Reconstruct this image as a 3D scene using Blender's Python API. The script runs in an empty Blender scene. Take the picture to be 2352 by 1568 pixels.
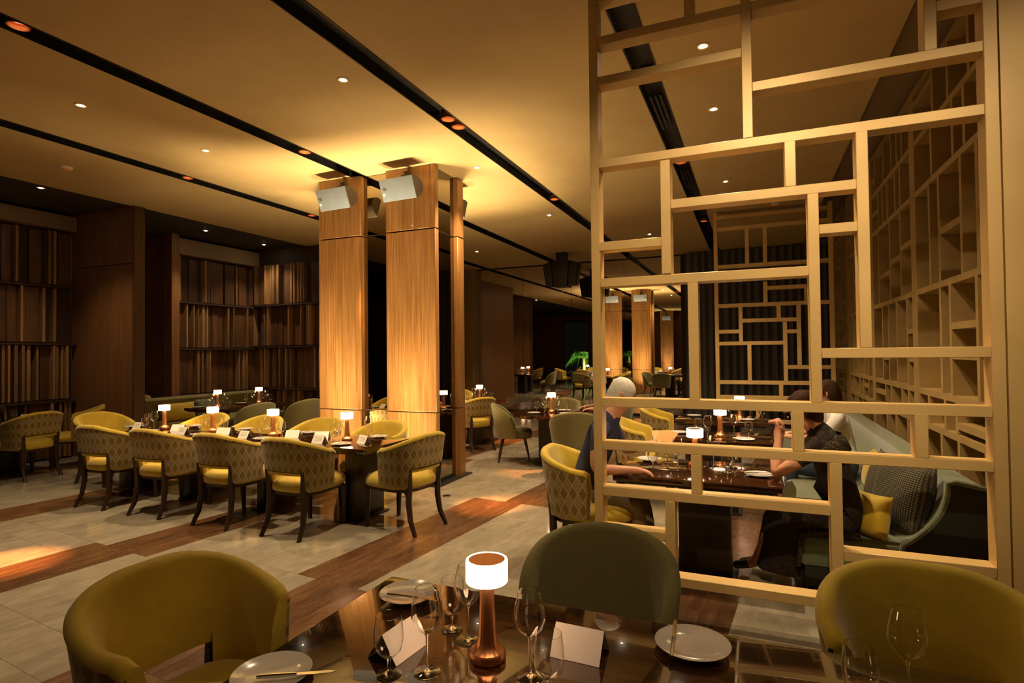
import bpy, bmesh, math, random
from mathutils import Vector, Matrix
random.seed(7)
R = math.radians
sc = bpy.context.scene
COL = sc.collection

# ---------------------------------------------------------------- camera
W0, H0, FPX = 2352.0, 1568.0, 1300.0
CAMH = 1.65
def make_camera():
    yaw, pitch, roll = R(23.1), R(1.05), R(0.62)
    fw0 = Vector((-math.sin(yaw), math.cos(yaw), 0)); rt0 = Vector((math.cos(yaw), math.sin(yaw), 0)); up0 = Vector((0, 0, 1))
    fw = fw0 * math.cos(pitch) + up0 * math.sin(pitch)
    upp = up0 * math.cos(pitch) - fw0 * math.sin(pitch)
    rt = rt0 * math.cos(roll) - upp * math.sin(roll)
    up = upp * math.cos(roll) + rt0 * math.sin(roll)
    cd = bpy.data.cameras.new('camera'); cam = bpy.data.objects.new('camera', cd); COL.objects.link(cam)
    cd.sensor_width = 36.0; cd.lens = FPX / W0 * 36.0; cd.clip_start = 0.02; cd.clip_end = 200
    m = Matrix((rt, up, -fw)).transposed().to_4x4(); m.translation = (0, 0, CAMH)
    cam.matrix_world = m
    sc.camera = cam
make_camera()

# ---------------------------------------------------------------- world, exposure
wd = bpy.data.worlds.new('night'); sc.world = wd; wd.use_nodes = True
wd.node_tree.nodes['Background'].inputs[0].default_value = (0.30, 0.24, 0.16, 1)
wd.node_tree.nodes['Background'].inputs[1].default_value = 0.02
vs = sc.view_settings
vs.view_transform = 'Standard'; vs.look = 'None'; vs.gamma = 1.0; vs.use_curve_mapping = False
vs.exposure = 0.0
WARM = (1.0, 0.73, 0.42)
P_DOWN = 320.0      # ceiling downlights
P_UP = 1050.0        # floor uplights at the columns
P_SPOT = 1000.0      # copper spots in the ceiling grooves
P_WASH = 335.0      # added unseen lights washing the lattice screen and bronze wall
LAMP_E = 18.0       # table lamp shade emission

# ---------------------------------------------------------------- helpers
class MB:
    def __init__(s): s.v = []; s.f = []; s.m = []; s.uv = {}
    def add(s, vs_, fs, mi=0):
        o = len(s.v); s.v += [tuple(p) for p in vs_]
        for f in fs: s.f.append([i + o for i in f]); s.m.append(mi)
        return o
    def box(s, x0, x1, y0, y1, z0, z1, mi=0):
        s.add([(x0,y0,z0),(x1,y0,z0),(x1,y1,z0),(x0,y1,z0),(x0,y0,z1),(x1,y0,z1),(x1,y1,z1),(x0,y1,z1)],
              [(3,2,1,0),(4,5,6,7),(0,1,5,4),(1,2,6,5),(2,3,7,6),(3,0,4,7)], mi); return s
    def lathe(s, prof, n=24, mi=0, c=(0,0,0), flute=0, famp=0.0):
        o = len(s.v); k = len(prof)
        for i in range(n):
            a = 2*math.pi*i/n
            for r, z in prof:
                q = r
                if flute and r > 1e-5: q = r*(1+famp*math.cos(flute*a))
                s.v.append((c[0]+q*math.cos(a), c[1]+q*math.sin(a), c[2]+z))
        for i in range(n):
            j = (i+1) % n
            for p in range(k-1):
                s.f.append([o+i*k+p, o+j*k+p, o+j*k+p+1, o+i*k+p+1]); s.m.append(mi)
        return s
    def tube(s, pts, rad, n=8, mi=0, sq=False):
        pts = [Vector(p) for p in pts]; o = len(s.v)
        span = sum(((pts[i+1]-pts[i]) for i in range(len(pts)-1)), Vector()); up_ = Vector((0,0,1)) if abs(span.normalized().z) < 0.8 else Vector((0,1,0))
        for i, p in enumerate(pts):
            t = (pts[min(i+1, len(pts)-1)] - pts[max(i-1, 0)]).normalized()
            b = t.cross(up_).normalized(); c = b.cross(t).normalized()
            r = rad[i] if isinstance(rad, (list, tuple)) else rad
            for q in range(n):
                an = 2*math.pi*(q+0.5)/n
                s.v.append(tuple(p + b*math.cos(an)*r + c*math.sin(an)*r))
        for i in range(len(pts)-1):
            for q in range(n):
                s.f.append([o+i*n+q, o+i*n+(q+1)%n, o+(i+1)*n+(q+1)%n, o+(i+1)*n+q]); s.m.append(mi)
        s.f.append([o+q for q in range(n)][::-1]); s.m.append(mi)
        s.f.append([o+(len(pts)-1)*n+q for q in range(n)]); s.m.append(mi)
        return s
    def prism(s, poly, a0, a1, axis='y', mi=0):
        n = len(poly)
        def P(p, a): return (p[0], a, p[1]) if axis == 'y' else ((a, p[0], p[1]) if axis == 'x' else (p[0], p[1], a))
        s.add([P(p, a0) for p in poly] + [P(p, a1) for p in poly],
              [list(range(n))[::-1], list(range(n, 2*n))] + [[i, (i+1)%n, n+(i+1)%n, n+i] for i in range(n)], mi)
        return s
    def mesh(s, name, mats, smooth=True, ang=40, bevel=0.0, seg=2, sub=0):
        me = bpy.data.meshes.new(name); me.from_pydata(s.v, [], s.f); 
        if not isinstance(mats, (list, tuple)): mats = [mats]
        for m in mats: me.materials.append(m)
        me.polygons.foreach_set('material_index', s.m)
        bm = bmesh.new(); bm.from_mesh(me)
        bmesh.ops.remove_doubles(bm, verts=bm.verts, dist=1e-5)
        bmesh.ops.recalc_face_normals(bm, faces=bm.faces)
        if bevel: bmesh.ops.bevel(bm, geom=[e for e in bm.edges if e.is_manifold and e.calc_face_angle(0) > 0.6], offset=bevel, segments=seg, affect='EDGES', profile=0.6)
        bm.to_mesh(me); bm.free()
        if smooth:
            me.shade_smooth(); me.set_sharp_from_angle(angle=R(ang))
        return me

def link(name, me, parent=None, loc=(0,0,0), rz=0.0):
    o = bpy.data.objects.new(name, me); COL.objects.link(o)
    o.location = loc; o.rotation_euler = (0, 0, rz)
    if parent: o.parent = parent
    return o
def thing(name, label, cat, loc=(0,0,0), rz=0.0, group=None):
    o = bpy.data.objects.new(name, None); COL.objects.link(o); o.empty_display_size = 0.1
    o.location = loc; o.rotation_euler = (0,0,rz)
    return tag(o, label, cat, group)
def tag(o, label, cat, group=None):
    o['label'] = label; o['category'] = cat
    if group: o['group'] = group
    return o
def struct(o, label=None):
    o['kind'] = 'structure'
    if label: o['label'] = label
    return o
def kit(parts, name, label, cat, loc, rz=0.0, group=None):
    """a thing made of (part name, mesh or (mesh, [sub parts])) with shared mesh data"""
    t = thing(name, label, cat, loc, rz, group)
    for p in parts:
        o = link(p[0], p[1], t)
        if len(p) > 2:
            for q in p[2]: link(q[0], q[1], o)
    return t
def boxmesh(name, dx, dy, dz, mat, bevel=0.0):
    return MB().box(-dx/2, dx/2, -dy/2, dy/2, 0, dz).mesh(name, mat, smooth=bool(bevel), bevel=bevel, seg=1)
_bc = {}
def barmesh(dx, dy, dz, mat, bevel=0.003):
    k = (round(dx,3), round(dy,3), round(dz,3), mat.name)
    if k not in _bc:
        _bc[k] = MB().box(-dx/2, dx/2, -dy/2, dy/2, -dz/2, dz/2).mesh('bar', mat, smooth=bevel > 0, bevel=bevel, seg=1)
    return _bc[k]
def bar(name, x0, x1, y0, y1, z0, z1, mat, parent, bevel=0.003):
    return link(name, barmesh(x1-x0, y1-y0, z1-z0, mat, bevel), parent, ((x0+x1)/2, (y0+y1)/2, (z0+z1)/2))

# ---------------------------------------------------------------- materials
class NT:
    def __init__(s, name):
        s.mat = bpy.data.materials.new(name); s.mat.use_nodes = True
        s.t = s.mat.node_tree; s.n = s.t.nodes; s.b = s.n['Principled BSDF']
    def new(s, typ, **kw):
        x = s.n.new(typ)
        for k, v in kw.items():
            if k.startswith('i_'):
                key = k[2:]; key = int(key) if key.isdigit() else key.replace('_', ' ')
                x.inputs[key].default_value = v
            else: setattr(x, k, v)
        return x
    def l(s, a, b): s.t.links.new(a, b)
    def math(s, op, a, b=None, c=None, clamp=False):
        x = s.n.new('ShaderNodeMath'); x.operation = op; x.use_clamp = clamp
        for i, v in enumerate((a, b, c)):
            if v is None: continue
            if isinstance(v, (int, float)): x.inputs[i].default_value = v
            else: s.l(v, x.inputs[i])
        return x.outputs[0]
    def ramp(s, fac, stops):
        x = s.n.new('ShaderNodeValToRGB'); e = x.color_ramp.elements
        while len(e) < len(stops): e.new(0.5)
        for i, (p, c) in enumerate(stops): e[i].position = p; e[i].color = (*c, 1)
        s.l(fac, x.inputs[0]); return x.outputs[0]
    def coord(s, kind='Object', scale=(1,1,1), rot=(0,0,0), rnd=False):
        tc = s.n.new('ShaderNodeTexCoord'); mp = s.n.new('ShaderNodeMapping')
        mp.inputs['Scale'].default_value = scale; mp.inputs['Rotation'].default_value = rot
        s.l(tc.outputs[kind], mp.inputs[0])
        if rnd:
            oi = s.n.new('ShaderNodeObjectInfo'); m = s.n.new('ShaderNodeVectorMath'); m.operation = 'SCALE'
            m.inputs[0].default_value = (37.0, 23.0, 51.0); s.l(oi.outputs['Random'], m.inputs['Scale']); s.l(m.outputs[0], mp.inputs['Location'])
        return mp.outputs[0]
    def noise(s, vec, scale, detail=4, rough=0.55, dist=0.0):
        x = s.new('ShaderNodeTexNoise', i_Scale=scale, i_Detail=detail, i_Roughness=rough, i_Distortion=dist)
        s.l(vec, x.inputs['Vector']); return x.outputs['Fac']
    def bump(s, h, strength=0.2, dist=0.01):
        x = s.new('ShaderNodeBump', i_Strength=strength, i_Distance=dist); s.l(h, x.inputs['Height']); s.l(x.outputs[0], s.b.inputs['Normal'])
    def set(s, **kw):
        for k, v in kw.items(): s.b.inputs[k.replace('_', ' ')].default_value = v
        return s
    def rndmix(s, col, amt=0.25):
        """vary brightness per object"""
        oi = s.n.new('ShaderNodeObjectInfo'); hs = s.n.new('ShaderNodeHueSaturation')
        v = s.math('MULTIPLY_ADD', oi.outputs['Random'], 2*amt, 1-amt); s.l(v, hs.inputs['Value']); s.l(col, hs.inputs['Color']); return hs.outputs[0]
def plain(name, col, rough=0.5, metal=0.0, var=0.0, nscale=30, bump=0.0, sheen=0.0, coat=0.0, spec=0.5):
    m = NT(name); m.set(Base_Color=(*col, 1), Roughness=rough, Metallic=metal, Sheen_Weight=sheen, Coat_Weight=coat, Specular_IOR_Level=spec)
    if var or bump:
        f = m.noise(m.coord('Object', rnd=True), nscale, 5)
        if var: m.l(m.ramp(f, [(0.25, tuple(c*(1-var) for c in col)), (0.75, tuple(min(1, c*(1+var)) for c in col))]), m.b.inputs['Base Color'])
        if bump: m.bump(f, bump, 0.004)
    return m.mat
def wood(name, c0, c1, scale=(14, 14, 0.7), rough=0.4, coat=0.0, rnd=True, var=0.0, contrast=(0.3, 0.7), ns=2.2):
    m = NT(name); m.set(Roughness=rough, Coat_Weight=coat, Coat_Roughness=0.015)
    v = m.coord('Object', scale, rnd=rnd)
    f = m.noise(v, ns, 6, 0.6, 0.3)
    c = m.ramp(f, [(contrast[0], c0), (contrast[1], c1)])
    if var: c = m.rndmix(c, var)
    m.l(c, m.b.inputs['Base Color']); m.bump(f, 0.05, 0.002)
    return m.mat
def emis(name, col, s):
    m = NT(name); m.set(Base_Color=(*col, 1), Emission_Color=(*col, 1), Emission_Strength=s, Roughness=0.6); return m.mat

M = {}
M['ceiling'] = plain('ceiling plaster', (0.51, 0.37, 0.165), 0.75, var=0.06, nscale=3, bump=0.05)
M['dark_ceiling'] = plain('dark ceiling', (0.035, 0.03, 0.025), 0.7, var=0.2, nscale=4)
M['groove'] = plain('groove black', (0.012, 0.011, 0.011), 0.45)
M['groove_lip'] = plain('groove lip', (0.02, 0.02, 0.022), 0.15, spec=0.6)
M['column_wood'] = wood('column veneer', (0.20, 0.085, 0.022), (0.46, 0.235, 0.075), (22, 22, 0.5), 0.42, 0.1)
M['pillar_wood'] = wood('pillar veneer', (0.14, 0.062, 0.024), (0.26, 0.125, 0.05), (22, 22, 0.5), 0.45)
M['slat_wood'] = wood('slat wood', (0.05, 0.02, 0.008), (0.13, 0.06, 0.024), (16, 16, 1.0), 0.55, var=0.4)
M['slat_light'] = wood('light slat edge', (0.16, 0.085, 0.036), (0.30, 0.17, 0.08), (16, 16, 1.0), 0.5, var=0.35)
M['slat_back'] = plain('slat backing', (0.035, 0.016, 0.008), 0.8)
M['table_wood'] = wood('striped ebony', (0.008, 0.003, 0.0015), (0.085, 0.027, 0.007), (0.9, 17, 17), 0.12, 1.0, rnd=True, contrast=(0.38, 0.72), ns=2.6)
M['table_base'] = plain('table base', (0.016, 0.009, 0.006), 0.35, var=0.3, nscale=12)
M['leg_wood'] = wood('chair leg walnut', (0.014, 0.006, 0.003), (0.042, 0.018, 0.008), (10, 10, 1.5), 0.35)
M['gold'] = plain('champagne lacquer', (0.72, 0.50, 0.205), 0.42, 0.12, var=0.10, nscale=2.5)
M['gold_back'] = plain('bronze panel', (0.24, 0.155, 0.045), 0.5, 0.15, var=0.12, nscale=5)
M['shelf'] = plain('lattice shelf wood', (0.36, 0.245, 0.09), 0.5, 0.1, var=0.15, nscale=6)
M['fascia'] = plain('fascia', (0.24, 0.165, 0.09), 0.7)
M['velvet'] = plain('mustard velvet', (0.46, 0.318, 0.008), 0.75, var=0.13, nscale=9, sheen=0.35, bump=0.04)
M['green'] = plain('olive weave', (0.165, 0.145, 0.05), 0.9, var=0.22, nscale=160, bump=0.25, sheen=0.2)
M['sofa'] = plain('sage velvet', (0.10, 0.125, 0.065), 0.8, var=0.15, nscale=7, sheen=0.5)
M['sofa_shaded'] = plain('shaded sofa side', (0.012, 0.013, 0.009), 0.85)  # shade on the sofa end put into the colour; seat base shares it
M['copper'] = plain('copper', (0.90, 0.42, 0.18), 0.36, 1.0)
M['copper_top'] = plain('copper top', (0.62, 0.28, 0.11), 0.35, 1.0)
M['china'] = plain('porcelain', (0.62, 0.60, 0.57), 0.12, coat=0.5)
M['steel'] = plain('cutlery steel', (0.7, 0.68, 0.64), 0.14, 1.0)
M['black'] = plain('black metal', (0.012, 0.012, 0.014), 0.4)
M['white_plastic'] = plain('white plastic', (0.75, 0.72, 0.66), 0.5)
M['orange_plastic'] = plain('orange sensor', (0.8, 0.35, 0.08), 0.5)
M['grille'] = plain('speaker grille', (0.27, 0.32, 0.39), 0.45, 0.2, var=0.08, nscale=9)
M['spk_body'] = plain('speaker body', (0.10, 0.075, 0.05), 0.55)
M['skin'] = plain('skin', (0.55, 0.27, 0.165), 0.55, var=0.08, nscale=14)
M['hair_grey'] = plain('grey hair', (0.50, 0.48, 0.44), 0.75, var=0.25, nscale=60)
M['hair_brown'] = plain('brown hair', (0.035, 0.015, 0.006), 0.85, var=0.4, nscale=60, spec=0.15)
M['navy'] = plain('navy shirt', (0.028, 0.035, 0.085), 0.85, var=0.25, nscale=12)
M['khaki'] = plain('khaki trousers', (0.17, 0.12, 0.06), 0.9, var=0.15, nscale=12)
M['white_shirt'] = plain('white shirt', (0.62, 0.60, 0.58), 0.85, var=0.08, nscale=10)
M['jeans'] = plain('blue jeans', (0.03, 0.04, 0.07), 0.9, var=0.2, nscale=20)
M['leather'] = plain('black leather', (0.015, 0.012, 0.010), 0.35)
M['menu'] = plain('menu', (0.55, 0.25, 0.07), 0.6)  # orange lamplight on the menu put into its base colour
M['napkin'] = plain('pale napkin', (0.36, 0.42, 0.30), 0.8)
M['paper'] = plain('white card', (0.80, 0.74, 0.66), 0.7)
M['frame'] = plain('door frame', (0.42, 0.33, 0.18), 0.5)
M['leaf'] = plain('palm leaf', (0.10, 0.24, 0.03), 0.5, var=0.3, nscale=8)
M['trunk'] = plain('palm trunk', (0.25, 0.16, 0.08), 0.9, var=0.3, nscale=15, bump=0.4)
M['lit'] = emis('lamp opal', (1.0, 0.62, 0.36), LAMP_E)
M['led'] = emis('downlight lens', (1.0, 0.80, 0.52), 260.0)
M['led_o'] = emis('copper spot lens', (1.0, 0.55, 0.32), 0.7)
M['earth'] = plain('garden soil', (0.03, 0.025, 0.015), 0.95)

def m_marble():
    m = NT('beige marble'); m.set(Roughness=0.16, Specular_IOR_Level=0.55)
    v = m.coord('Object', (2.2, 0.9, 1), rnd=True)
    a = m.noise(v, 2.0, 8, 0.62, 1.2); b = m.noise(v, 9.0, 5, 0.6, 0.4)
    f = m.math('MULTIPLY_ADD', b, 0.35, m.math('MULTIPLY', a, 0.75))
    c = m.rndmix(m.ramp(f, [(0.3, (0.19, 0.155, 0.11)), (0.55, (0.29, 0.25, 0.185)), (0.8, (0.40, 0.35, 0.265))]), 0.08)
    m.l(c, m.b.inputs['Base Color'])
    m.l(m.math('MULTIPLY_ADD', b, 0.10, 0.05), m.b.inputs['Roughness']); return m.mat
M['marble'] = m_marble()
def m_plank():
    m = NT('russet plank'); m.set(Roughness=0.25)
    v = m.coord('Object', (9, 1.1, 1), rnd=True)
    a = m.noise(v, 2.2, 7, 0.65, 0.5); b = m.noise(m.coord('Object', (1,1,1), rnd=True), 5.0, 5, 0.6)
    c = m.rndmix(m.ramp(a, [(0.28, (0.055, 0.024, 0.011)), (0.55, (0.13, 0.062, 0.028)), (0.8, (0.22, 0.12, 0.06))]), 0.15)
    m.l(c, m.b.inputs['Base Color']); m.l(m.math('MULTIPLY_ADD', b, 0.3, 0.12), m.b.inputs['Roughness']); return m.mat
M['plank'] = m_plank()
def m_diamond():
    """pale grid of stacked lozenges on mustard, drawn in UV metres"""
    m = NT('lozenge weave'); m.set(Roughness=0.85, Sheen_Weight=0.2)
    tc = m.n.new('ShaderNodeTexCoord'); sp = m.n.new('ShaderNodeSeparateXYZ'); m.l(tc.outputs['UV'], sp.inputs[0])
    u = m.math('MULTIPLY', sp.outputs[0], 1/0.064); v = m.math('MULTIPLY', sp.outputs[1], 1/0.122)
    def cell(off):
        a = m.math('ABSOLUTE', m.math('SUBTRACT', m.math('FRACT', m.math('ADD', u, off)), 0.5))
        b = m.math('ABSOLUTE', m.math('SUBTRACT', m.math('FRACT', m.math('ADD', v, off)), 0.5))
        return m.math('ADD', a, b)
    d = cell(0.0)                         # 0 at centre, .5 on lozenge edge, 1 at centre of the neighbour
    e = m.math('ABSOLUTE', m.math('SUBTRACT', d, 0.5))
    line = m.math('LESS_THAN', e, 0.075)
    inner = m.math('LESS_THAN', m.math('ABSOLUTE', m.math('SUBTRACT', d, 0.20)), 0.035)
    side = m.math('GREATER_THAN', d, 0.5)
    mx = m.math('MAXIMUM', line, inner)
    base = m.n.new('ShaderNodeMix'); base.data_type = 'RGBA'; base.inputs[6].default_value = (0.235, 0.17, 0.045, 1); base.inputs[7].default_value = (0.185, 0.115, 0.014, 1); m.l(side, base.inputs[0])
    out = m.n.new('ShaderNodeMix'); out.data_type = 'RGBA'; out.inputs[7].default_value = (0.36, 0.28, 0.14, 1); m.l(base.outputs[2], out.inputs[6]); m.l(mx, out.inputs[0])
    m.l(out.outputs[2], m.b.inputs['Base Color'])
    m.bump(mx, 0.15, 0.002); return m.mat
M['diamond'] = m_diamond()
def m_knit():
    m = NT('knit'); m.set(Roughness=0.95)
    v = m.coord('Object')
    w1 = m.new('ShaderNodeTexWave', i_Scale=22.0, i_Distortion=0.4); w1.bands_direction = 'Z'; m.l(v, w1.inputs[0])
    w2 = m.new('ShaderNodeTexWave', i_Scale=22.0, i_Distortion=0.4); w2.bands_direction = 'X'; m.l(v, w2.inputs[0])
    f = m.math('MULTIPLY', w1.outputs[1], w2.outputs[1])
    m.l(m.ramp(f, [(0.05, (0.02, 0.018, 0.012)), (0.7, (0.16, 0.14, 0.085))]), m.b.inputs['Base Color']); m.bump(f, 0.5, 0.004); return m.mat
M['knit'] = m_knit()
def m_dress(name, a, b):
    m = NT(name); m.set(Roughness=0.9)
    f = m.noise(m.coord('Object', (1, 1, 2.2)), 38, 3, 0.5, 0.8)
    m.l(m.ramp(f, [(0.5, a), (0.66, b)]), m.b.inputs['Base Color']); return m.mat
M['dress'] = m_dress('speckled dress', (0.007, 0.003, 0.002), (0.04, 0.021, 0.008))
M['lace'] = m_dress('lace shawl', (0.012, 0.008, 0.003), (0.13, 0.085, 0.03))
def m_curtain():
    m = NT('charcoal curtain'); m.set(Roughness=0.9, Sheen_Weight=0.15)
    f = m.noise(m.coord('Object', (60, 60, 0.6)), 2.0, 3)
    m.l(m.ramp(f, [(0.3, (0.075, 0.072, 0.075)), (0.7, (0.17, 0.165, 0.165))]), m.b.inputs['Base Color']); return m.mat
M['curtain'] = m_curtain()
def m_glass():
    m = NT('clear glass'); m.set(Base_Color=(1,1,1,1), Roughness=0.0, IOR=1.45, Transmission_Weight=1.0); return m.mat
M['glass'] = m_glass()
def m_pane(name, refl, tint):
    m = NT(name); t = m.n.new('ShaderNodeBsdfTransparent'); t.inputs[0].default_value = (*tint, 1)
    g = m.n.new('ShaderNodeBsdfGlossy'); g.inputs['Roughness'].default_value = 0.0; g.inputs[0].default_value = (0.9, 0.88, 0.84, 1)
    fr = m.n.new('ShaderNodeFresnel'); fr.inputs[0].default_value = 1.5
    k = m.math('MULTIPLY_ADD', fr.outputs[0], 1.0, refl, clamp=True)
    mx = m.n.new('ShaderNodeMixShader'); m.l(k, mx.inputs[0]); m.l(t.outputs[0], mx.inputs[1]); m.l(g.outputs[0], mx.inputs[2])
    out = [n for n in m.n if n.type == 'OUTPUT_MATERIAL'][0]; m.l(mx.outputs[0], out.inputs[0]); return m.mat
M['window_glass'] = m_pane('night window', 0.80, (0.5, 0.5, 0.5))
M['clear_pane'] = m_pane('clear pane', 0.0, (0.9, 0.92, 0.9))
M['mirror'] = plain('bronze mirror', (0.34, 0.30, 0.23), 0.0, 1.0)
M['mirror'].node_tree.nodes['Principled BSDF'].inputs['Roughness'].default_value = 0.01
def m_card():
    m = NT('printed card'); m.set(Roughness=0.7)
    tc = m.n.new('ShaderNodeTexCoord'); sp = m.n.new('ShaderNodeSeparateXYZ'); m.l(tc.outputs['UV'], sp.inputs[0])
    u, v = sp.outputs[0], sp.outputs[1]
    rows = m.math('LESS_THAN', m.math('FRACT', m.math('MULTIPLY', v, 6.0)), 0.35)
    inx = m.math('LESS_THAN', m.math('ABSOLUTE', m.math('SUBTRACT', u, 0.5)), 0.32)
    iny = m.math('LESS_THAN', m.math('ABSOLUTE', m.math('SUBTRACT', v, 0.55)), 0.26)
    nz = m.math('GREATER_THAN', m.noise(m.coord('UV', (1,1,1)), 34, 1), 0.42)
    k = m.math('MULTIPLY', m.math('MULTIPLY', rows, inx), m.math('MULTIPLY', iny, nz))
    mx = m.n.new('ShaderNodeMix'); mx.data_type = 'RGBA'; mx.inputs[6].default_value = (0.78, 0.74, 0.66, 1); mx.inputs[7].default_value = (0.30, 0.28, 0.24, 1)
    m.l(k, mx.inputs[0]); m.l(mx.outputs[2], m.b.inputs['Base Color']); return m.mat
M['card'] = m_card()

# ---------------------------------------------------------------- light helper
def spot(parent, name, loc, power, col, size, blend, rad=0.03, rot=(0,0,0)):
    ld = bpy.data.lights.new(name, 'SPOT'); ld.energy = power; ld.color = col; ld.spot_size = R(size); ld.spot_blend = blend; ld.shadow_soft_size = rad
    o = bpy.data.objects.new(name, ld); COL.objects.link(o); o.location = loc; o.rotation_euler = rot
    if parent: o.parent = parent
    return o

# ================================================================ THE SETTING
CZ = 4.0
YB, YF = -7.0, 14.4
# ---- floor: slab + staggered russet planks and marble tiles, laid a few degrees off the room axis
FA = R(-5.5)
floor = struct(link('floor', MB().box(-14.5, 4.2, YB, 18.5, -0.12, -0.003).mesh('floor', M['marble'], smooth=False)), 'polished floor of beige marble crossed by staggered russet plank bands')
ca, sa = math.cos(5.5*math.pi/180), math.sin(5.5*math.pi/180)
def uv2w(u, v): return (u*ca + v*sa, -u*sa + v*ca)
_tm = {}
def tile(name, u0, u1, v0, v1, mat):
    g = 0.0012; du, dv = u1-u0-2*g, v1-v0-2*g
    k = (round(du,3), round(dv,3), mat.name)
    if k not in _tm: _tm[k] = MB().box(-du/2, du/2, -dv/2, dv/2, -0.0029, 0.0).mesh(name, mat, smooth=False)
    x, y = uv2w((u0+u1)/2, (v0+v1)/2)
    link(name, _tm[k], floor, (x, y, 0), FA)
V0, V1 = 0.3, 15.0
def band(base, breaks):          # breaks: [(v_start, offset)]
    segs = []
    for i, (v, o) in enumerate(breaks):
        ve = breaks[i+1][0] if i+1 < len(breaks) else V1
        segs.append((v, ve, base+o))
    return segs
rf = random.Random(3)
def autob(ph):
    out = []; v = V0; o = rf.choice((0, .2)); out.append((v, o)); v = V0 + ph
    while v < V1-0.5:
        o = rf.choice([q for q in (-.2, 0, .2) if abs(q-o) > .05]); out.append((v, o)); v += rf.choice((1.3, 2.5))
    return out
BW = 0.6
bands = [band(-12.3, autob(.9)), band(-10.1, autob(1.7)), band(-7.95, [(V0,.2),(2.4,.1),(4.6,-.1),(6.3,.1),(8.8,-.1)]),
         band(-5.5, [(V0,0.0),(1.4,-.18),(2.66,0),(5.1,.2),(7.4,0),(9.8,.2),(12.2,0)]),
         band(-3.3, [(V0,-.2),(1.7,0.02),(2.98,-.18),(5.46,.21),(7.9,0),(10.3,.2),(12.6,0)]),
         band(-1.1, [(V0,.2),(1.9,0),(4.4,0.02),(6.9,.2),(9.3,0),(11.7,.2)]), band(1.1, autob(1.1))]
def seg_at(b, v):
    for s in b:
        if s[0] <= v < s[1]: return s[2]
    return b[-1][2]
for b in bands:
    for (v, ve, u) in b:
        n = max(1, round((ve-v)/1.9)); L = (ve-v)/n
        for i in range(n):
            for q in range(3): tile('floor_plank', u+q*BW/3, u+(q+1)*BW/3, v+i*L, v+(i+1)*L, M['plank'])
for k in range(len(bands)-1):
    cuts = sorted({round(s[0],3) for s in bands[k]} | {round(s[0],3) for s in bands[k+1]} | {V1})
    for a, c in zip(cuts[:-1], cuts[1:]):
        ul = seg_at(bands[k], a+1e-4)+BW; ur = seg_at(bands[k+1], a+1e-4)
        n = max(1, round((c-a)/1.3)); L = (c-a)/n
        for i in range(n):
            h = (ul+ur)/2 + (0.1 if i % 2 else -0.1)
            tile('floor_tile', ul, h, a+i*L, a+(i+1)*L, M['marble']); tile('floor_tile', h, ur, a+i*L, a+(i+1)*L, M['marble'])
# ---- ceiling: plaster fields between black grooves
ceil = struct(link('ceiling', MB().box(-14.5, 4.2, YB, YF+.1, CZ+.22, CZ+.34).mesh('ceiling', M['dark_ceiling'], smooth=False)), 'low ochre plaster ceiling cut by long black grooves')
GX = [-0.80, -2.80, -4.78, -6.88]; GW = 0.095
edges = [1.05] + [e for g in GX for e in (g+GW, g-GW)] + [-8.92]
for i in range(0, len(edges), 2):
    link('ceiling_panel', MB().box(edges[i+1], edges[i], YB, YF, CZ, CZ+.10).mesh('ceiling_panel', M['ceiling'], smooth=False), ceil)
for g in GX:
    link('groove_trough', MB().box(g-GW, g+GW, YB, YF, CZ+.09, CZ+.13).mesh('groove_trough', M['groove'], smooth=False), ceil)
    for s in (-1, 1):
        link('groove_lip', MB().box(g+s*GW-.006, g+s*GW+.006, YB, YF, CZ-.008, CZ+.09).mesh('groove_lip', M['groove_lip'], smooth=False), ceil)
link('dark_ceiling_panel', MB().box(-14.4, -8.93, YB, 9.6, CZ+.008, CZ+.06).mesh('dark_ceiling_panel', M['dark_ceiling'], smooth=False), ceil)
link('slot_trough', MB().box(1.05, 1.95, YB, YF, CZ+.10, CZ+.14).mesh('slot_trough', M['fascia'], smooth=False), ceil)
# ---- left slatted walls
def slat_wall(name, label, along, fixed, a0, a1, ztop, side, seed):
    """along 'y': wall at x=fixed facing +x; along 'x': wall at y=fixed facing -y"""
    rr = random.Random(seed)
    w = MB()
    if along == 'y': w.box(fixed-.12, fixed, a0, a1, 0, CZ+.005)
    else: w.box(a0, a1, fixed, fixed+.12, 0, CZ+.005)
    o = struct(link(name, w.mesh(name, M['slat_back'], smooth=False)), label)
    tiers = [0.0, ztop-2.76, ztop-1.84, ztop-.92, ztop]
    for t in range(4):
        z0, z1 = tiers[t]+.03, tiers[t+1]-.03
        a = a0+rr.uniform(0, .05)
        while a < a1-.05:
            kind = rr.choice('tttwwg')
            if kind == 't': wd_, d, mt = rr.choice((.030, .036, .045)), rr.choice((.11, .13, .15)), M['slat_light']
            elif kind == 'w': wd_, d, mt = rr.choice((.12, .16, .20, .24)), rr.choice((.03, .05, .07)), M['slat_wood']
            else: a += rr.choice((.04, .07, .10)); continue
            if a+wd_ > a1: break
            if along == 'y': bar('slat', fixed, fixed+d, a, a+wd_, z0, z1, mt, o, 0)
            else: bar('slat', a, a+wd_, fixed-d, fixed, z0, z1, mt, o, 0)
            a += wd_ + (rr.choice((.02, .05, .08)) if kind == 't' else .012)
        zz = tiers[t+1]
        if t < 3:
            if along == 'y': bar('ledge', fixed, fixed+.155, a0, a1, zz-.02, zz+.012, M['slat_back'], o, 0)
            else: bar('ledge', a0, a1, fixed-.155, fixed, zz-.02, zz+.012, M['slat_back'], o, 0)
    if along == 'y': bar('fascia', fixed, fixed+.16, a0, a1, ztop+.02, CZ-.05, M['fascia'], o, 0)
    return o
LX = -10.45
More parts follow.
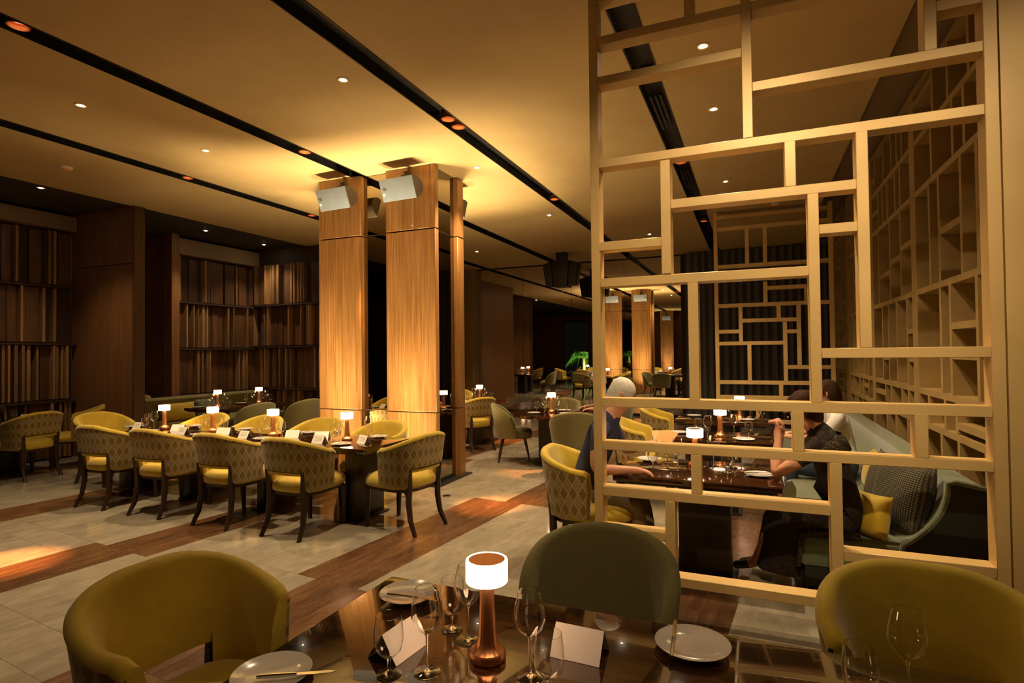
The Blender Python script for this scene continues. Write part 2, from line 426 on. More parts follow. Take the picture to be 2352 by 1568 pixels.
slat_wall('wall_left', 'dark timber slat wall in staggered tiers at the far left', 'y', LX, 2.2, 5.78, 3.70, 1, 11)
slat_wall('wall_left_2', 'dark timber slat wall in staggered tiers left of the back corner', 'y', LX, 7.56, 9.6, 3.62, 1, 12)
slat_wall('wall_back_left', 'dark timber slat wall in staggered tiers behind the columns', 'x', 9.55, LX, -8.2, 3.66, 1, 13)
# fin pillar, doorway niche and post
pl = struct(link('wall_pillar', MB().box(LX, -8.9, 5.80, 5.95, 0, 3.10).mesh('wall_pillar', M['pillar_wood'], smooth=False)), 'wide red-brown veneered wall pillar beside the dark doorway')
bar('upper_panel', LX, -8.9, 5.80, 5.95, 3.112, CZ+.005, M['pillar_wood'], pl, 0)
bar('edge_strip', -8.9, -8.86, 5.79, 5.96, 0, CZ+.005, M['slat_wood'], pl, 0)
ps = struct(link('wall_post', MB().box(LX, LX+.22, 7.40, 7.56, 0, CZ+.005).mesh('wall_post', M['pillar_wood'], smooth=False)), 'slim brown timber post at the edge of the doorway')
struct(link('wall_niche', MB().box(-13.6, -13.5, 5.9, 7.6, 0, CZ).mesh('wall_niche', M['slat_back'], smooth=False)), 'dark rear wall of the doorway niche')
struct(link('wall_niche_side', MB().box(-13.6, LX, 7.5, 7.56, 0, CZ).mesh('wall_niche_side', M['pillar_wood'], smooth=False)), 'brown side wall inside the doorway niche')
struct(link('trim_1', MB().box(-11.3, -11.2, 5.95, 7.5, 3.0, 3.95).mesh('trim_1', M['fascia'], smooth=False)), 'pale bulkhead above the curtain in the doorway')
def curtain(name, label, p0, p1, z0, z1, amp, wl):
    """a pleated sheet with thickness between two floor points"""
    p0, p1 = Vector((*p0, 0)), Vector((*p1, 0)); L = (p1-p0).length; d = (p1-p0)/L; nrm = Vector((-d.y, d.x, 0))
    n = int(L/wl*10); rr = random.Random(int(L*100)); ph = 0
    a, b = [], []
    for i in range(n+1):
        s = L*i/n; ph += 2*math.pi/10*rr.uniform(.7, 1.3); q = p0 + d*s + nrm*(amp*math.sin(ph)); a.append((q.x, q.y)); q2 = q + nrm*.012; b.append((q2.x, q2.y))
    mb = MB(); N = n+1
    vs_ = [(x,y,z0) for x,y in a]+[(x,y,z1) for x,y in a]+[(x,y,z0) for x,y in b]+[(x,y,z1) for x,y in b]
    fs = []
    for i in range(n):
        fs += [(i,i+1,N+i+1,N+i),(2*N+i,3*N+i,3*N+i+1,2*N+i+1),(i,2*N+i,2*N+i+1,i+1),(N+i,N+i+1,3*N+i+1,3*N+i)]
    fs += [(0,N,3*N,2*N),(n,2*N+n,3*N+n,N+n)]
    mb.add(vs_, fs)
    return tag(link(name, mb.mesh(name, M['curtain'], ang=60)), label, 'curtain')
curtain('curtain', 'dark curtain hanging inside the doorway at the left', (-11.35, 5.97), (-11.35, 7.48), 0.0, 3.0, .05, .16)
curtain('curtain', 'long charcoal pleated curtain behind the far lattice screen', (2.0, 14.15), (-1.5, 14.15), 0.0, 3.98, .06, .17)
curtain('curtain', 'dark curtain at the far end seen beside the thin column post', (-7.5, 14.1), (-8.9, 14.1), 0.0, 3.95, .05, .16)
# ---- far end: plain wall piers and the big night window
struct(link('wall_far_left', MB().box(-8.25, -8.15, 9.6, YF, 0, CZ).mesh('wall_far_left', M['pillar_wood'], smooth=False)), 'dark wood side wall at the far end')
struct(link('wall_far_pier', MB().box(-9.2, -7.22, YF-.18, YF+.2, 0, CZ).mesh('wall_far_pier', M['gold_back'], smooth=False)), 'brown pier at the left end of the night window')
struct(link('wall_far_right', MB().box(-1.62, 4.2, YF, YF+.2, 0, CZ).mesh('wall_far_right', M['slat_back'], smooth=False)), 'dark wall behind the charcoal curtain')
win = struct(link('window_1', MB().box(-7.22, -1.62, YF+.02, YF+.08, 3.965, CZ).mesh('window_1', M['groove'], smooth=False)), 'tall night window across the far end reflecting the room')
bar('window_sill', -7.22, -1.62, YF-.02, YF+.1, 0, .06, M['groove'], win, 0)
nx = 4; wx = (7.22-1.62)/nx
for i in range(nx):
    bar('window_pane', -7.22+i*wx+.004, -7.22+(i+1)*wx-.004, YF+.03, YF+.042, .06, 3.965, M['window_glass'], win, 0)
bar('window_jamb', -7.26, -7.2, YF-.2, YF+.1, 0, CZ, M['fascia'], win, 0)
# ---- right side and the part of the hall behind the camera
struct(link('wall_right', MB().box(1.18, 4.2, 3.61, 3.73, 0, CZ).mesh('wall_right', M['gold'], smooth=False)), 'smooth bronze wall panel at the right edge beside the lattice screen')
struct(link('wall_right_far', MB().box(1.95, 2.05, 3.73, YF, 0, CZ).mesh('wall_right_far', M['gold_back'], smooth=False)), 'dim bronze wall behind the lattice shelving')
struct(link('wall_right_near', MB().box(4.1, 4.2, YB, 3.61, 0, CZ).mesh('wall_right_near', M['gold_back'], smooth=False)), 'bronze side wall')
struct(link('wall_rear', MB().box(-14.5, -11.55, YB-.1, YB, 0, CZ).box(-9.85, 4.2, YB-.1, YB, 0, CZ).box(-11.55, -9.85, YB-.1, YB, 3.65, CZ).mesh('wall_rear', M['pillar_wood'], smooth=False)), 'dark timber rear wall')
struct(link('wall_left_near', MB().box(-14.5, -14.4, YB, 9.6, 0, CZ).mesh('wall_left_near', M['slat_back'], smooth=False)), 'dark outer wall')

# ---- garden outside the night window: soil, palm, lit by its own garden spot
struct(link('garden_ground', MB().box(-14.5, -6, -12, -7.12, -.2, -.13).mesh('garden_ground', M['earth'], smooth=False)), 'dark garden soil outside the rear window')
struct(link('wall_outside', MB().box(-9.2, -1, 15.6, 15.7, 0, CZ).mesh('wall_outside', M['groove'], smooth=False)), 'black outside wall beyond the night window')
def palm(loc, label, h, nf, L, seed, scale=1):
    t = thing('palm', label, 'palm', loc); rr = random.Random(seed)
    link('trunk', MB().tube([(0,0,0),(.03,.02,h*.5),(0,0,h)], [.13,.11,.09], 10).mesh('trunk', M['trunk']), t)
    for k in range(nf):
        a = 2*math.pi*k/nf + rr.uniform(-.2, .2); el = rr.uniform(.35, 1.25); mb = MB()
        pts = []
        for i in range(9):
            s = i/8; r = L*s*math.cos(el)*(1-.1*s); z = h + L*(s*math.sin(el) - .95*s*s)
            pts.append(Vector((r*math.cos(a), r*math.sin(a), z)))
        mb.tube(pts, [.018*(1-i/9)+.004 for i in range(9)], 5)
        side = Vector((-math.sin(a), math.cos(a), 0))
        for i in range(2, 33):
            s = i/33*8; j = min(7, int(s)); p = pts[j].lerp(pts[j+1], s-j); d = (pts[j+1]-pts[j]).normalized()
            ll = .42*math.sin(math.pi*min(1, i/33*.9+.1))+.05
            for q in (-1, 1):
                e = p + (side*q*.8 + d*.55 + Vector((0,0,-.45))).normalized()*ll; w = d*.016
                mb.add([p-w, p+w, e], [(0,1,2)])
        link('frond', mb.mesh('frond', M['leaf'], smooth=False), t)
    return t
palm((-10.75, -8.9, -.13), 'floodlit green palm reflected in the night window', 1.3, 17, 2.3, 4)
gl = thing('garden_spotlight', 'small garden floodlight under the palm outside the rear window', 'light', (-10.2, -7.7, -.13))
link('housing', MB().lathe([(0,0),(.06,0),(.06,.12),(.045,.14),(0,.14)], 12).mesh('housing', M['black']), gl)
spot(gl, 'garden_light', (0,0,.2), 900, (.85, 1.0, .45), 120, .6, .05, (R(215), 0, R(-25)))
w2_ = struct(link('window_2', MB().box(-11.55, -9.85, YB-.08, YB-.02, 3.55, 3.65).mesh('window_2', M['groove'], smooth=False)), 'garden window at the rear of the hall, seen only as a reflection')
bar('window_pane', -11.5, -9.9, YB-.06, YB-.05, .06, 3.55, M['clear_pane'], w2_, 0)
for x0 in (-11.55, -9.9): bar('window_jamb', x0, x0+.05, YB-.08, YB, 0, 3.55, M['groove'], w2_, 0)
bar('window_sill', -11.55, -9.85, YB-.08, YB, 0, .06, M['groove'], w2_, 0)
dr = struct(link('door_1', MB().box(-14.4, -14.36, -5.3, -3.9, 0, 2.5).mesh('door_1', M['groove'], smooth=False)), 'pale framed door on the outer wall, seen only as a reflection')
for y0, y1, z0, z1 in ((-5.5,-5.3,0,2.5),(-3.9,-3.7,0,2.5),(-5.5,-3.7,2.5,3.3)): bar('door_frame', -14.4, -14.3, y0, y1, z0, z1, M['frame'], dr, 0)
bar('door_stile', -14.37, -14.33, -5.2, -5.1, 0, 2.4, M['frame'], dr, 0); bar('door_stile', -14.37, -14.33, -4.1, -4.0, 0, 2.4, M['frame'], dr, 0)

# ================================================================ COLUMNS
SY = 6.05
col = struct(link('wall_column', MB().box(-5.44, -3.56, SY-.02, 6.92, -.002, .015).mesh('wall_column', M['groove'], smooth=False)), 'mirror-clad column with tall honey veneer slabs and glowing ceiling above')
def slab(x0, x1, y0, y1):
    for z0, z1 in ((.0, .905), (.915, 3.19), (3.205, CZ-.005)):
        bar('veneer_panel', x0, x1, y0, y1, z0, z1, M['column_wood'], col, .004)
for x0, x1 in ((-5.43, -4.73), (-4.33, -3.60)):
    slab(x0, x1, SY, SY+.085)
slab(-5.43, -4.73, 6.745, 6.83); slab(-4.33, -3.745, 6.745, 6.83); slab(-3.745, -3.615, 6.66, 6.83)
bar('core', -5.36, -3.69, SY+.09, 6.74, 0, CZ-.005, M['groove'], col, 0)
def mirror(x0, x1, y0, y1, z0, z1): bar('mirror_panel', x0, x1, y0, y1, z0, z1, M['mirror'], col, 0)
for z0, z1 in ((.02, .905), (.917, 3.192), (3.204, CZ-.006)):
    mirror(-4.728, -4.332, SY+.075, SY+.087, z0, z1); mirror(-3.685, -3.672, SY+.09, 6.655, z0, z1); mirror(-4.728, -4.332, 6.742, 6.752, z0, z1)
for z in (.9065, 3.1935):
    bar('joint_rail', -4.728, -4.332, SY+.06, SY+.075, z, z+.009, M['steel'], col, 0); bar('joint_rail', -3.672, -3.664, SY+.09, 6.655, z, z+.009, M['black'], col, 0)
# second column group behind the camera (only the window shows it)
col2 = struct(link('wall_column_2', MB().box(-5.2, -4.2, -6.2, -5.4, 0, .015).mesh('wall_column_2', M['groove'], smooth=False)), 'veneered column at the rear of the hall, seen only in the window')
for z0, z1 in ((.0, .905), (.915, 3.19), (3.205, CZ-.005)): bar('veneer_panel', -5.1, -4.35, -5.8, -5.7, z0, z1, M['column_wood'], col2, .004)
# floor uplights
def uplight(loc, label, power, tilt=0.0, rz=0.0, size=92):
    t = thing('floor_uplight', label, 'light', loc)
    link('housing', MB().lathe([(0,0),(.045,0),(.048,.002),(.045,.006),(.03,.007)], 20).mesh('housing', M['black']), t)
    link('lens', MB().lathe([(.03,.006),(.012,.007),(0,.007)], 20).mesh('lens', M['steel']), t)
    spot(t, 'uplight_beam', (0,0,.06), power, (1.0, .74, .40), 54, 1.0, .13, (R(180)-tilt, 0, rz))
    spot(t, 'uplight_spill', (0,0,.07), power*.18, (1.0, .76, .42), 105, 1.0, .10, (R(180)-tilt, 0, rz))
uplight((-5.05, SY-.37, 0), 'floor uplight at the foot of the left veneer slab', P_UP, 0, 0)
uplight((-3.98, SY-.37, 0), 'floor uplight at the foot of the right veneer slab', P_UP, 0, 0)
uplight((-3.95, 7.20, 0), 'floor uplight behind the right half of the mirrored column', P_UP, 0, 0)
uplight((-5.05, 7.20, 0), 'floor uplight behind the left half of the mirrored column', P_UP, 0, 0)
uplight((-3.28, 5.72, 0), 'added fill uplight just right of the front column slab', P_UP*.42, 0, 0)  # extra uplight added to spread the glow over the ceiling
uplight((-4.7, -5.4, 0), 'floor uplight at the rear column', P_UP*.6, 0, 0)
# column speakers
def speaker(loc, rz, label, tilt=R(22)):
    t = thing('wall_speaker', label, 'speaker', loc, rz, 'grey grille speakers on the columns')
    n = 12; prof = [(-.0, -.135), (-.0, .135)] + [(.03+.17*math.sin(math.pi*i/n), .135*math.cos(math.pi*i/n)) for i in range(0, n+1)]
    prof = [(0,-.13),(0,.13)] + [(.17*math.sin(math.pi*(i/n)), .13*math.cos(math.pi*(i/n))) for i in range(1, n)]
    b = link('cabinet', MB().prism(prof, -.245, .245, 'x').mesh('cabinet', M['spk_body'], bevel=0), t); b.rotation_euler = (tilt, 0, 0)
    g = link('grille', MB().box(-.25, .25, -.016, -.001, -.135, .135).mesh('grille', M['grille'], bevel=.006), t); g.rotation_euler = (tilt, 0, 0)
    for sx in (-1, 1):
        c = link('end_cap', MB().prism(prof, sx*.246, sx*.256, 'x').mesh('end_cap', M['spk_body']), t); c.rotation_euler = (tilt, 0, 0)
    bd = link('badge', MB().lathe([(0,0),(.018,0),(.018,.004),(0,.004)], 12).mesh('badge', M['white_plastic']), t); bd.location = (-.19, -.045+.022, -.06); bd.rotation_euler = (R(90)+tilt, 0, 0)
    link('bracket', MB().box(-.035, .035, .10, .22, .08, .20).box(-.03, .03, .16, .235, .0, .26).mesh('bracket', M['spk_body']), t)
speaker((-4.98, SY-.235, 3.655), R(-3), 'grey grille speaker high on the left veneer slab')
speaker((-3.98, SY-.235, 3.665), R(-3), 'grey grille speaker high on the right veneer slab')
speaker((-5.05, 7.06, 3.655), R(180), 'grey speaker on the back of the column, left one, seen in the window')
speaker((-3.95, 7.06, 3.655), R(180), 'grey speaker on the back of the column, right one, seen in the window')
speaker((-4.72, -5.46, 3.55), R(180), 'grey grille speaker on the rear column, seen in the window')
# hanging loudspeaker near the far window
t = thing('ceiling_loudspeaker', 'bulky black loudspeaker hanging from the ceiling before the far window', 'speaker', (-4.18, 12.9, CZ))
link('mount', MB().box(-.12, .12, -.12, .12, -.22, 0).mesh('mount', M['black'], bevel=.01), t)
link('cabinet', MB().prism([(-.2,-.22),(.22,-.22),(.17,-.82),(-.17,-.82)], -.2, .2, 'y').mesh('cabinet', M['black'], bevel=.015), t)
for s in (-1, 1): link('horn', MB().prism([(s*.22,-.2),(s*.44,-.28),(s*.36,-.78),(s*.19,-.8)], -.17, .17, 'y').mesh('horn', M['black'], bevel=.015), t)

# ================================================================ CEILING FITTINGS
me_trim = MB().lathe([(.024,-.002),(.03,-.004),(.05,-.006),(.055,-.003),(.055,.002)], 24).mesh('trim_ring', M['ceiling'])
me_lens = MB().lathe([(0,-.010),(.014,-.009),(.024,-.003)], 20).mesh('lens', M['led'])
def downlight(x, y, z, label, power=P_DOWN, size=100):
    t = thing('recessed_downlight', label, 'ceiling light', (x, y, z), 0, 'starry recessed downlights')
    link('trim_ring', me_trim, t); link('lens', me_lens, t)
    spot(t, 'downlight_beam', (0,0,-.03), power, WARM, size, .8, .025)
rows = [(-0.32, [(4.58,'nearest of the three'),(5.83,'middle one of the three'),(8.42,'farthest of the three')], 'downlights seen through the lattice screen'),
        (-3.2, [(3.87,'nearest'),(6.42,'middle one'),(9.2,'farthest')], 'downlights in the row right of the columns'),
        (-5.75, [(3.26,'nearest and leftmost'),(4.57,'second'),(6.52,'third'),(8.04,'farthest')], 'downlights in the row left of the columns')]
for x, ys, nm in rows:
    for y, w in ys: downlight(x, y, CZ, f'{w} of the starry {nm}')
for (x, y), w in zip([(-9.1, 4.65), (-9.5, 7.55), (-9.62, 9.05)], ('nearest', 'middle', 'farthest')):
    downlight(x, y, CZ+.008, f'{w} downlight in the dark ceiling above the slat walls', P_DOWN*.35)
downlight(-1.9, 11.6, CZ, 'lone downlight near the far curtain', P_DOWN*.5)
downlight(-5.9, 11.8, CZ, 'added fill light near the far window, hidden by the column', P_DOWN*.6)  # added to brighten the far ceiling and its reflection
def wash(x, y, tgt, label, power, size):  # unseen light added to brighten the screen and bronze wall
    t = thing('added_wash_light', label, 'ceiling light', (x, y, CZ)); link('trim_ring', me_trim, t); link('lens', me_lens, t)
    spot(t, 'wash_beam', (0,0,-.03), power, WARM, size, .9, .03, (Vector(tgt)-Vector((x,y,CZ))).to_track_quat('-Z','Y').to_euler())
wash(.15, .95, (.0, 3.6, 2.2), 'added unseen wash light aimed at the lattice screen', P_WASH, 56)
wash(1.55, .95, (1.35, 3.6, 2.2), 'added unseen wash light aimed at the bronze wall', P_WASH*.38, 56)
downlight(.1, 1.75, CZ, 'added unseen fill light above the near table', P_DOWN*.20)  # added out of frame to lift the near chairs
downlight(-4.6, .9, CZ, 'added unseen fill light above the open floor', P_DOWN*.2)  # extra light added out of frame to fill the floor
# copper spots set in the grooves
me_can = MB().lathe([(.062,.0),(.07,.0),(.072,.06),(.03,.075),(0,.075)], 20).mesh('spot_can', M['copper'])
me_len = MB().lathe([(0,.055),(.03,.053),(.055,.045)], 20).mesh('lens', M['led_o'])
def gspot(x, y, label, power=P_SPOT, beam=True, tgt=None):
    t = thing('groove_spotlight', label, 'ceiling light', (x, y, CZ+.005), 0, 'copper spotlights in the ceiling grooves')
    link('spot_can', me_can, t); link('lens', me_len, t)
    if beam:
        rot = (0,0,0)
        if tgt is not None:
            d = Vector((tgt[0]-x, tgt[1]-y, -CZ)); rot = d.to_track_quat('-Z', 'Y').to_euler()
        spot(t, 'groove_beam', (0,0,.03), power*2.4, (1.0, .38, .10), 13, .9, .03, rot)
gspot(GX[0], 4.95, 'nearest copper spotlight in the groove seen through the screen', tgt=(-1.5, 5.6))
gspot(GX[0], 7.35, 'second copper spotlight in the groove seen through the screen', tgt=(-2.79, 7.24))
gspot(GX[0], 10.9, 'farthest copper spotlight in the groove seen through the screen', P_SPOT*.4)
gspot(GX[1], 4.98, 'first of a copper spotlight pair in the groove right of the columns', tgt=(-2.66, 5.5))
gspot(GX[1], 5.2, 'second of a copper spotlight pair in the groove right of the columns', P_SPOT*.5, tgt=(-2.5, 5.75))
gspot(GX[1], 8.3, 'copper spotlight far along the groove right of the columns', tgt=(-4.3, 9.7))
gspot(GX[2], 2.3, 'copper spotlight in the long groove near the top left corner', P_SPOT*1.7, tgt=(-5.5, 2.6))
gspot(GX[2], 5.1, 'copper spotlight in the groove just before the left column slab', tgt=(-4.3, 7.2))
gspot(GX[3], 5.2, 'copper spotlight in the leftmost groove', tgt=(-6.87, 5.1))
gspot(GX[3], 7.5, 'copper spotlight in the leftmost groove near the column slab', P_SPOT*.4)
# air slots in the screen groove
for y0 in (5.35, 7.75):
    for q in range(3): link('air_slot', MB().box(-.86+q*.045, -.84+q*.045, y0, y0+.85, CZ+.02, CZ+.05).mesh('air_slot', M['groove_lip'], smooth=False), ceil)
def smoke(x, y, label):
    t = thing('smoke_detector', label, 'smoke detector', (x, y, CZ))
    link('base', MB().lathe([(0,0),(.075,0),(.075,-.012),(.06,-.03),(0,-.03)], 20).mesh('base', M['white_plastic']), t)
    link('sensor', MB().lathe([(.045,-.03),(.03,-.05),(0,-.052)], 16).mesh('sensor', M['orange_plastic']), t)
smoke(-7.8, 4.25, 'white smoke detector on the ceiling at the far left'); smoke(.37, 10.0, 'white smoke detector above the far lattice screen')

# ================================================================ LATTICE SCREENS
def screen_bars(t, y0, y1, V, Hh, mat):
    for x0, x1, z0, z1 in V: bar('upright', x0, x1, y0, y1, z0, z1, mat, t)
    for x0, x1, z0, z1 in Hh: bar('crossbar', x0, x1, y0+.001, y1-.001, z0, z1, mat, t)
SK = .88; SCY = 4.1*SK
zk = lambda z: CAMH+(z-CAMH)*SK
scr = thing('lattice_screen', 'large gold lattice screen in the right foreground before the sofa tables', 'screen', (0, SCY, 0))
b = .064
V = [(-1.10,-1.035,-.225,4.32), (1.265,1.333,-.225,4.32), (-.042,.022,3.07,4.25), (.98,1.045,3.44,4.25), (-.59,-.522,2.19,3.00), (.208,.274,2.71,3.01), (.612,.678,1.652,3.01),
     (.336,.40,1.305,2.65), (-.415,-.347,1.30,2.12), (.223,.291,.985,1.245), (.889,.955,.985,1.25), (-.413,-.345,.655,.925), (.432,.499,.065,.925), (-.592,-.524,.065,.59), (-.411,-.343,3.99,4.25), (.432,.499,-.225,0), (-.592,-.524,-.225,0)]
Hb = [(-1.035,1.265,4.255,4.32), (-1.035,-.042,3.925,3.99), (.022,.98,3.925,3.99), (-1.035,-.042,3.625,3.69), (-1.035,1.265,3.005,3.07), (.022,1.265,3.378,3.442), (1.045,1.265,3.665,3.73), (-.522,.612,2.648,2.712),
      (.40,.612,2.383,2.445), (-1.035,-.59,2.39,2.454), (-1.035,.336,2.12,2.185), (.40,1.265,1.588,1.652), (-1.035,1.265,1.24,1.305), (-1.035,1.265,.925,.985),
      (-1.035,.432,.59,.655), (-1.035,-.592,.303,.366), (-1.035,1.265,0,.065), (.499,1.265,.315,.378)]
sk = lambda L: [(a*SK, c*SK, zk(d), zk(e)) for a, c, d, e in L]
screen_bars(scr, 0, .115, sk(V), sk(Hb), M['gold'])
# far screen, the same idea
FPY = 10.25
scr2 = thing('lattice_screen', 'smaller-looking gold lattice screen far behind, in front of the charcoal curtain', 'screen', (0, FPY, 0))
def fx(px, py):      # measured positions on the far screen's plane
    yaw, pitch, roll = R(23.1), R(1.05), R(0.62)
    fw0 = Vector((-math.sin(yaw), math.cos(yaw), 0)); rt0 = Vector((math.cos(yaw), math.sin(yaw), 0)); up0 = Vector((0,0,1))
    fw = fw0*math.cos(pitch)+up0*math.sin(pitch); upp = up0*math.cos(pitch)-fw0*math.sin(pitch)
    rt = rt0*math.cos(roll)-upp*math.sin(roll); up = upp*math.cos(roll)+rt0*math.sin(roll)
    r = fw + rt*((1340+px/3.136)-1176)/FPX - up*((450+py/3.136)-784)/FPX
    k = FPY/r.y; return r.x*k, CAMH+r.z*k
w2 = .062
Vs = [(1175,235,490),(1305,225,505),(1310,615,765),(1131,797,1062),(1406,785,890),(1550,775,1230),(1452,905,1340),(1195,1065,1335),(1424,1345,1445),(1608,650,765),(1198,1450,1520)]
Hs = [(955,1800,158),(955,1800,242),(960,1800,512),(1310,1608,662),(970,1800,792),(1131,1550,898),(970,1131,978),(1452,1550,975),(970,1452,1063),(1452,1800,1232),(975,1800,1341),(980,1800,1447)]
V2 = [(-.60,-.60+w2,0,CZ),(1.13,1.13+w2,0,CZ)]; H2 = [(-.54,1.13,0,w2),(-.54,1.13,.42,.42+w2)]
for px, pa, pb in Vs:
    x, za = fx(px, pa); _, zb = fx(px, pb); V2.append((x-w2/2, x+w2/2, zb, za))
for pa, pb, py in Hs:
    xa, z = fx(pa, py); xb = 1.13 if pb >= 1800 else fx(pb, py)[0]
    if pa < 985: xa = -.54
    H2.append((xa, xb, z-w2/2, z+w2/2))
V2 += [(.02,.02+w2,.48,.80),(.62,.62+w2,.06,.42)]
screen_bars(scr2, 0, .10, V2, H2, M['gold'])
# deep lattice shelving along the right wall
XL, DL = 1.36, .26
def lattice_module(y0, y1, label, seed, nm):
    rr = random.Random(seed); t = thing('lattice_shelving', label, 'shelving', (XL, y0, 0)); L = y1-y0; w = .05
    def up(a, z0, z1, ww=w): bar('upright', 0, DL, a, a+ww, z0, z1, M['shelf'], t, 0)
    def sh(a0, a1, z): bar('shelf_board', .001, DL-.001, a0, a1, z, z+w, M['shelf'], t, 0)
    link('back_panel', MB().box(DL, DL+.02, 0, L, 0, CZ-.02).mesh('back_panel', M['gold_back'], smooth=False), t)
    up(0, 0, CZ-.02, .06); up(L-.12, 0, CZ-.02, .12); sh(.06, L-.12, CZ-.08)
    zs = [.05, .42, .96, 1.24, 2.12, 3.0, 3.46, 3.92]
    for i, (z0, z1) in enumerate(zip(zs[:-1], zs[1:])):
        cuts = [.06]
        a = .06 + rr.uniform(.15, .4)
        while a < L-.32:
            up(a, z0+w, z1); cuts.append(a+w); a += rr.uniform(.2, .6)
        cuts.append(L-.12)
        if i: sh(.06, L-.12, z0)
        for _ in range(1 if z1-z0 < .6 else 3):
            k = rr.randrange(len(cuts)-1); c0, c1 = cuts[k], cuts[k+1]-(w if k < len(cuts)-2 else 0)
            if c1-c0 > .12: sh(c0, c1, z0+(z1-z0)*rr.uniform(.25, .75))
    return t
MODS = [(3.74, 6.22, 'nearest'), (6.22, 8.2, 'second'), (8.2, 10.2, 'third'), (10.4, 12.3, 'farthest')]
for i, (a, c, w) in enumerate(MODS):
    lattice_module(a, c, f'{w} bay of bronze lattice shelving on the right wall behind the sofa', 40+i, w)
bt = thing('display_bottle', 'small orange bottle high on the nearest lattice shelf', 'bottle', (XL+.12, 4.62, 3.475))
link('body', MB().lathe([(0,0),(.05,0),(.055,.02),(.055,.14),(.02,.2),(.02,.25),(0,.25)], 16).mesh('body', M['orange_plastic']), bt)
link('cap', MB().lathe([(0,.25),(.024,.25),(.024,.28),(0,.28)], 12).mesh('cap', M['black']), bt)

# ================================================================ SOFA
def extrude_y(prof, y0, y1, mat, name, bevel=.02):
    return MB().prism(prof, y0, y1, 'y').mesh(name, mat, bevel=bevel, seg=3)
sofa = thing('banquette_sofa', 'long sage green velvet sofa along the lattice wall on the right', 'sofa', (0, 0, 0))
backprof = []
for i in range(13):
    s = i/12; backprof.append((1.09-.24*((1-s)**2.3), .40+.41*s))
backprof = [(.84,.34)] + backprof + [(1.13,.822),(1.28,.79),(1.30,.34)]
link('backrest', extrude_y(backprof, 4.29, 9.9, M['sofa'], 'backrest', .012), sofa)
link('end_panel', extrude_y([(p[0]+.0, p[1]-.012) for p in backprof], 4.262, 4.292, M['sofa_shaded'], 'end_panel', .006), sofa)
pw = MB(); pts = [(p[0]-.004, 4.268, p[1]) for p in backprof[:-1]]
pw.tube(pts, .016, 8); link('piping', pw.mesh('piping', M['sofa']), sofa)
for k, (a, c) in enumerate(((4.27, 6.15), (6.16, 8.0), (8.01, 9.9))):
    link('seat_cushion', extrude_y([(.27,.20),(.27,.375),(.31,.405),(.90,.39),(.90,.20)], a, c, M['sofa'], 'seat_cushion', .025), sofa)
link('seat_base', extrude_y([(.29,.06),(.29,.21),(1.28,.34),(1.28,.06)], 4.285, 9.9, M['sofa_shaded'], 'seat_base', .01), sofa)
link('plinth', extrude_y([(.36,0),(.36,.07),(1.24,.07),(1.24,0)], 4.34, 9.85, M['black'], 'plinth', 0), sofa)
def pillow_mesh(name, w, h, d, mat, puff=.9, n=14):
    """soft cushion standing in its local xz plane, thickness along y"""
    mb = MB(); N = n+1
    def P(i, j, s):
        a, c = -1+2*i/n, -1+2*j/n
        e = (1-abs(a)**2.6)*(1-abs(c)**2.6); k = 1-.06*(abs(a*c))**1
        pin = 1-.07*(1-abs(a)**2)*(abs(c)**3); pin2 = 1-.07*(1-abs(c)**2)*(abs(a)**3)
        return (a*w/2*pin2, s*d/2*max(0,e)**.55, h/2+c*h/2*pin)
    idx = {}
    for s in (-1, 1):
        for i in range(N):
            for j in range(N):
                idx[(i,j,s)] = len(mb.v); mb.v.append(P(i,j,s))
        for i in range(n):
            for j in range(n):
                mb.f.append([idx[(i,j,s)], idx[(i+1,j,s)], idx[(i+1,j+1,s)], idx[(i,j+1,s)]]); mb.m.append(0)
    return mb.mesh(name, mat, ang=70)
def cushion(label, mat, w, h, d, loc, rz, lean, name='cushion'):
    o = link(name, pillow_mesh(name, w, h, d, mat), None, loc); o.rotation_euler = (lean, 0, rz)
    return tag(o, label, 'cushion')
cushion('big grey-brown knitted cushion at the near end of the sofa', M['knit'], .50, .50, .22, (.85, 4.55, .405), R(-66), R(-14))
cushion('second knitted cushion standing behind the woman in the dark dress', M['knit'], .46, .46, .18, (.83, 5.06, .405), R(-84), R(-14))
cushion('small mustard cushion leaning on the knitted one', M['velvet'], .30, .29, .15, (.665, 4.395, .402), R(-48), R(-12))
cushion('mustard cushion farther along the sofa beside the person in white', M['velvet'], .40, .36, .15, (.90, 5.75, .405), R(-90), R(-12))

# ================================================================ CHAIRS
def uv_set(me, fn):
    ul = me.uv_layers.new(name='UVMap')
    for lp in me.loops: ul.data[lp.index].uv = fn(me.vertices[lp.vertex_index].co)
def smooth01(t): t = max(0., min(1., t)); return t*t*(3-2*t)
def shell_path(n, hw, yb, yf, p):
    """plan curve of a tub back from left front round the back to right front: list of (x, y, s) , s = -1..1"""
    out = []; raw = []
    N = 400
    for i in range(N+1):
        a = math.pi*i/N                       # 0 = left side, pi = right side
        c, s_ = -math.cos(a), math.sin(a)
        x = hw*math.copysign(abs(c)**p, c); y = -(abs(s_)**p)
        raw.append((x, y))
    ysc = -yb*1.0
    pts = [(-hw, yf)] + [(x, y*ysc) for x, y in raw] + [(hw, yf)]
    L = [0]
    for q in range(1, len(pts)): L.append(L[-1]+math.dist(pts[q], pts[q-1]))
    T = L[-1]
    def at(u):
        d = (u+1)/2*T
        for q in range(1, len(L)):
            if L[q] >= d: 
                k = (d-L[q-1])/max(1e-9, L[q]-L[q-1]); return (pts[q-1][0]+(pts[q][0]-pts[q-1][0])*k, pts[q-1][1]+(pts[q][1]-pts[q-1][1])*k)
        return pts[-1]
    return at, T
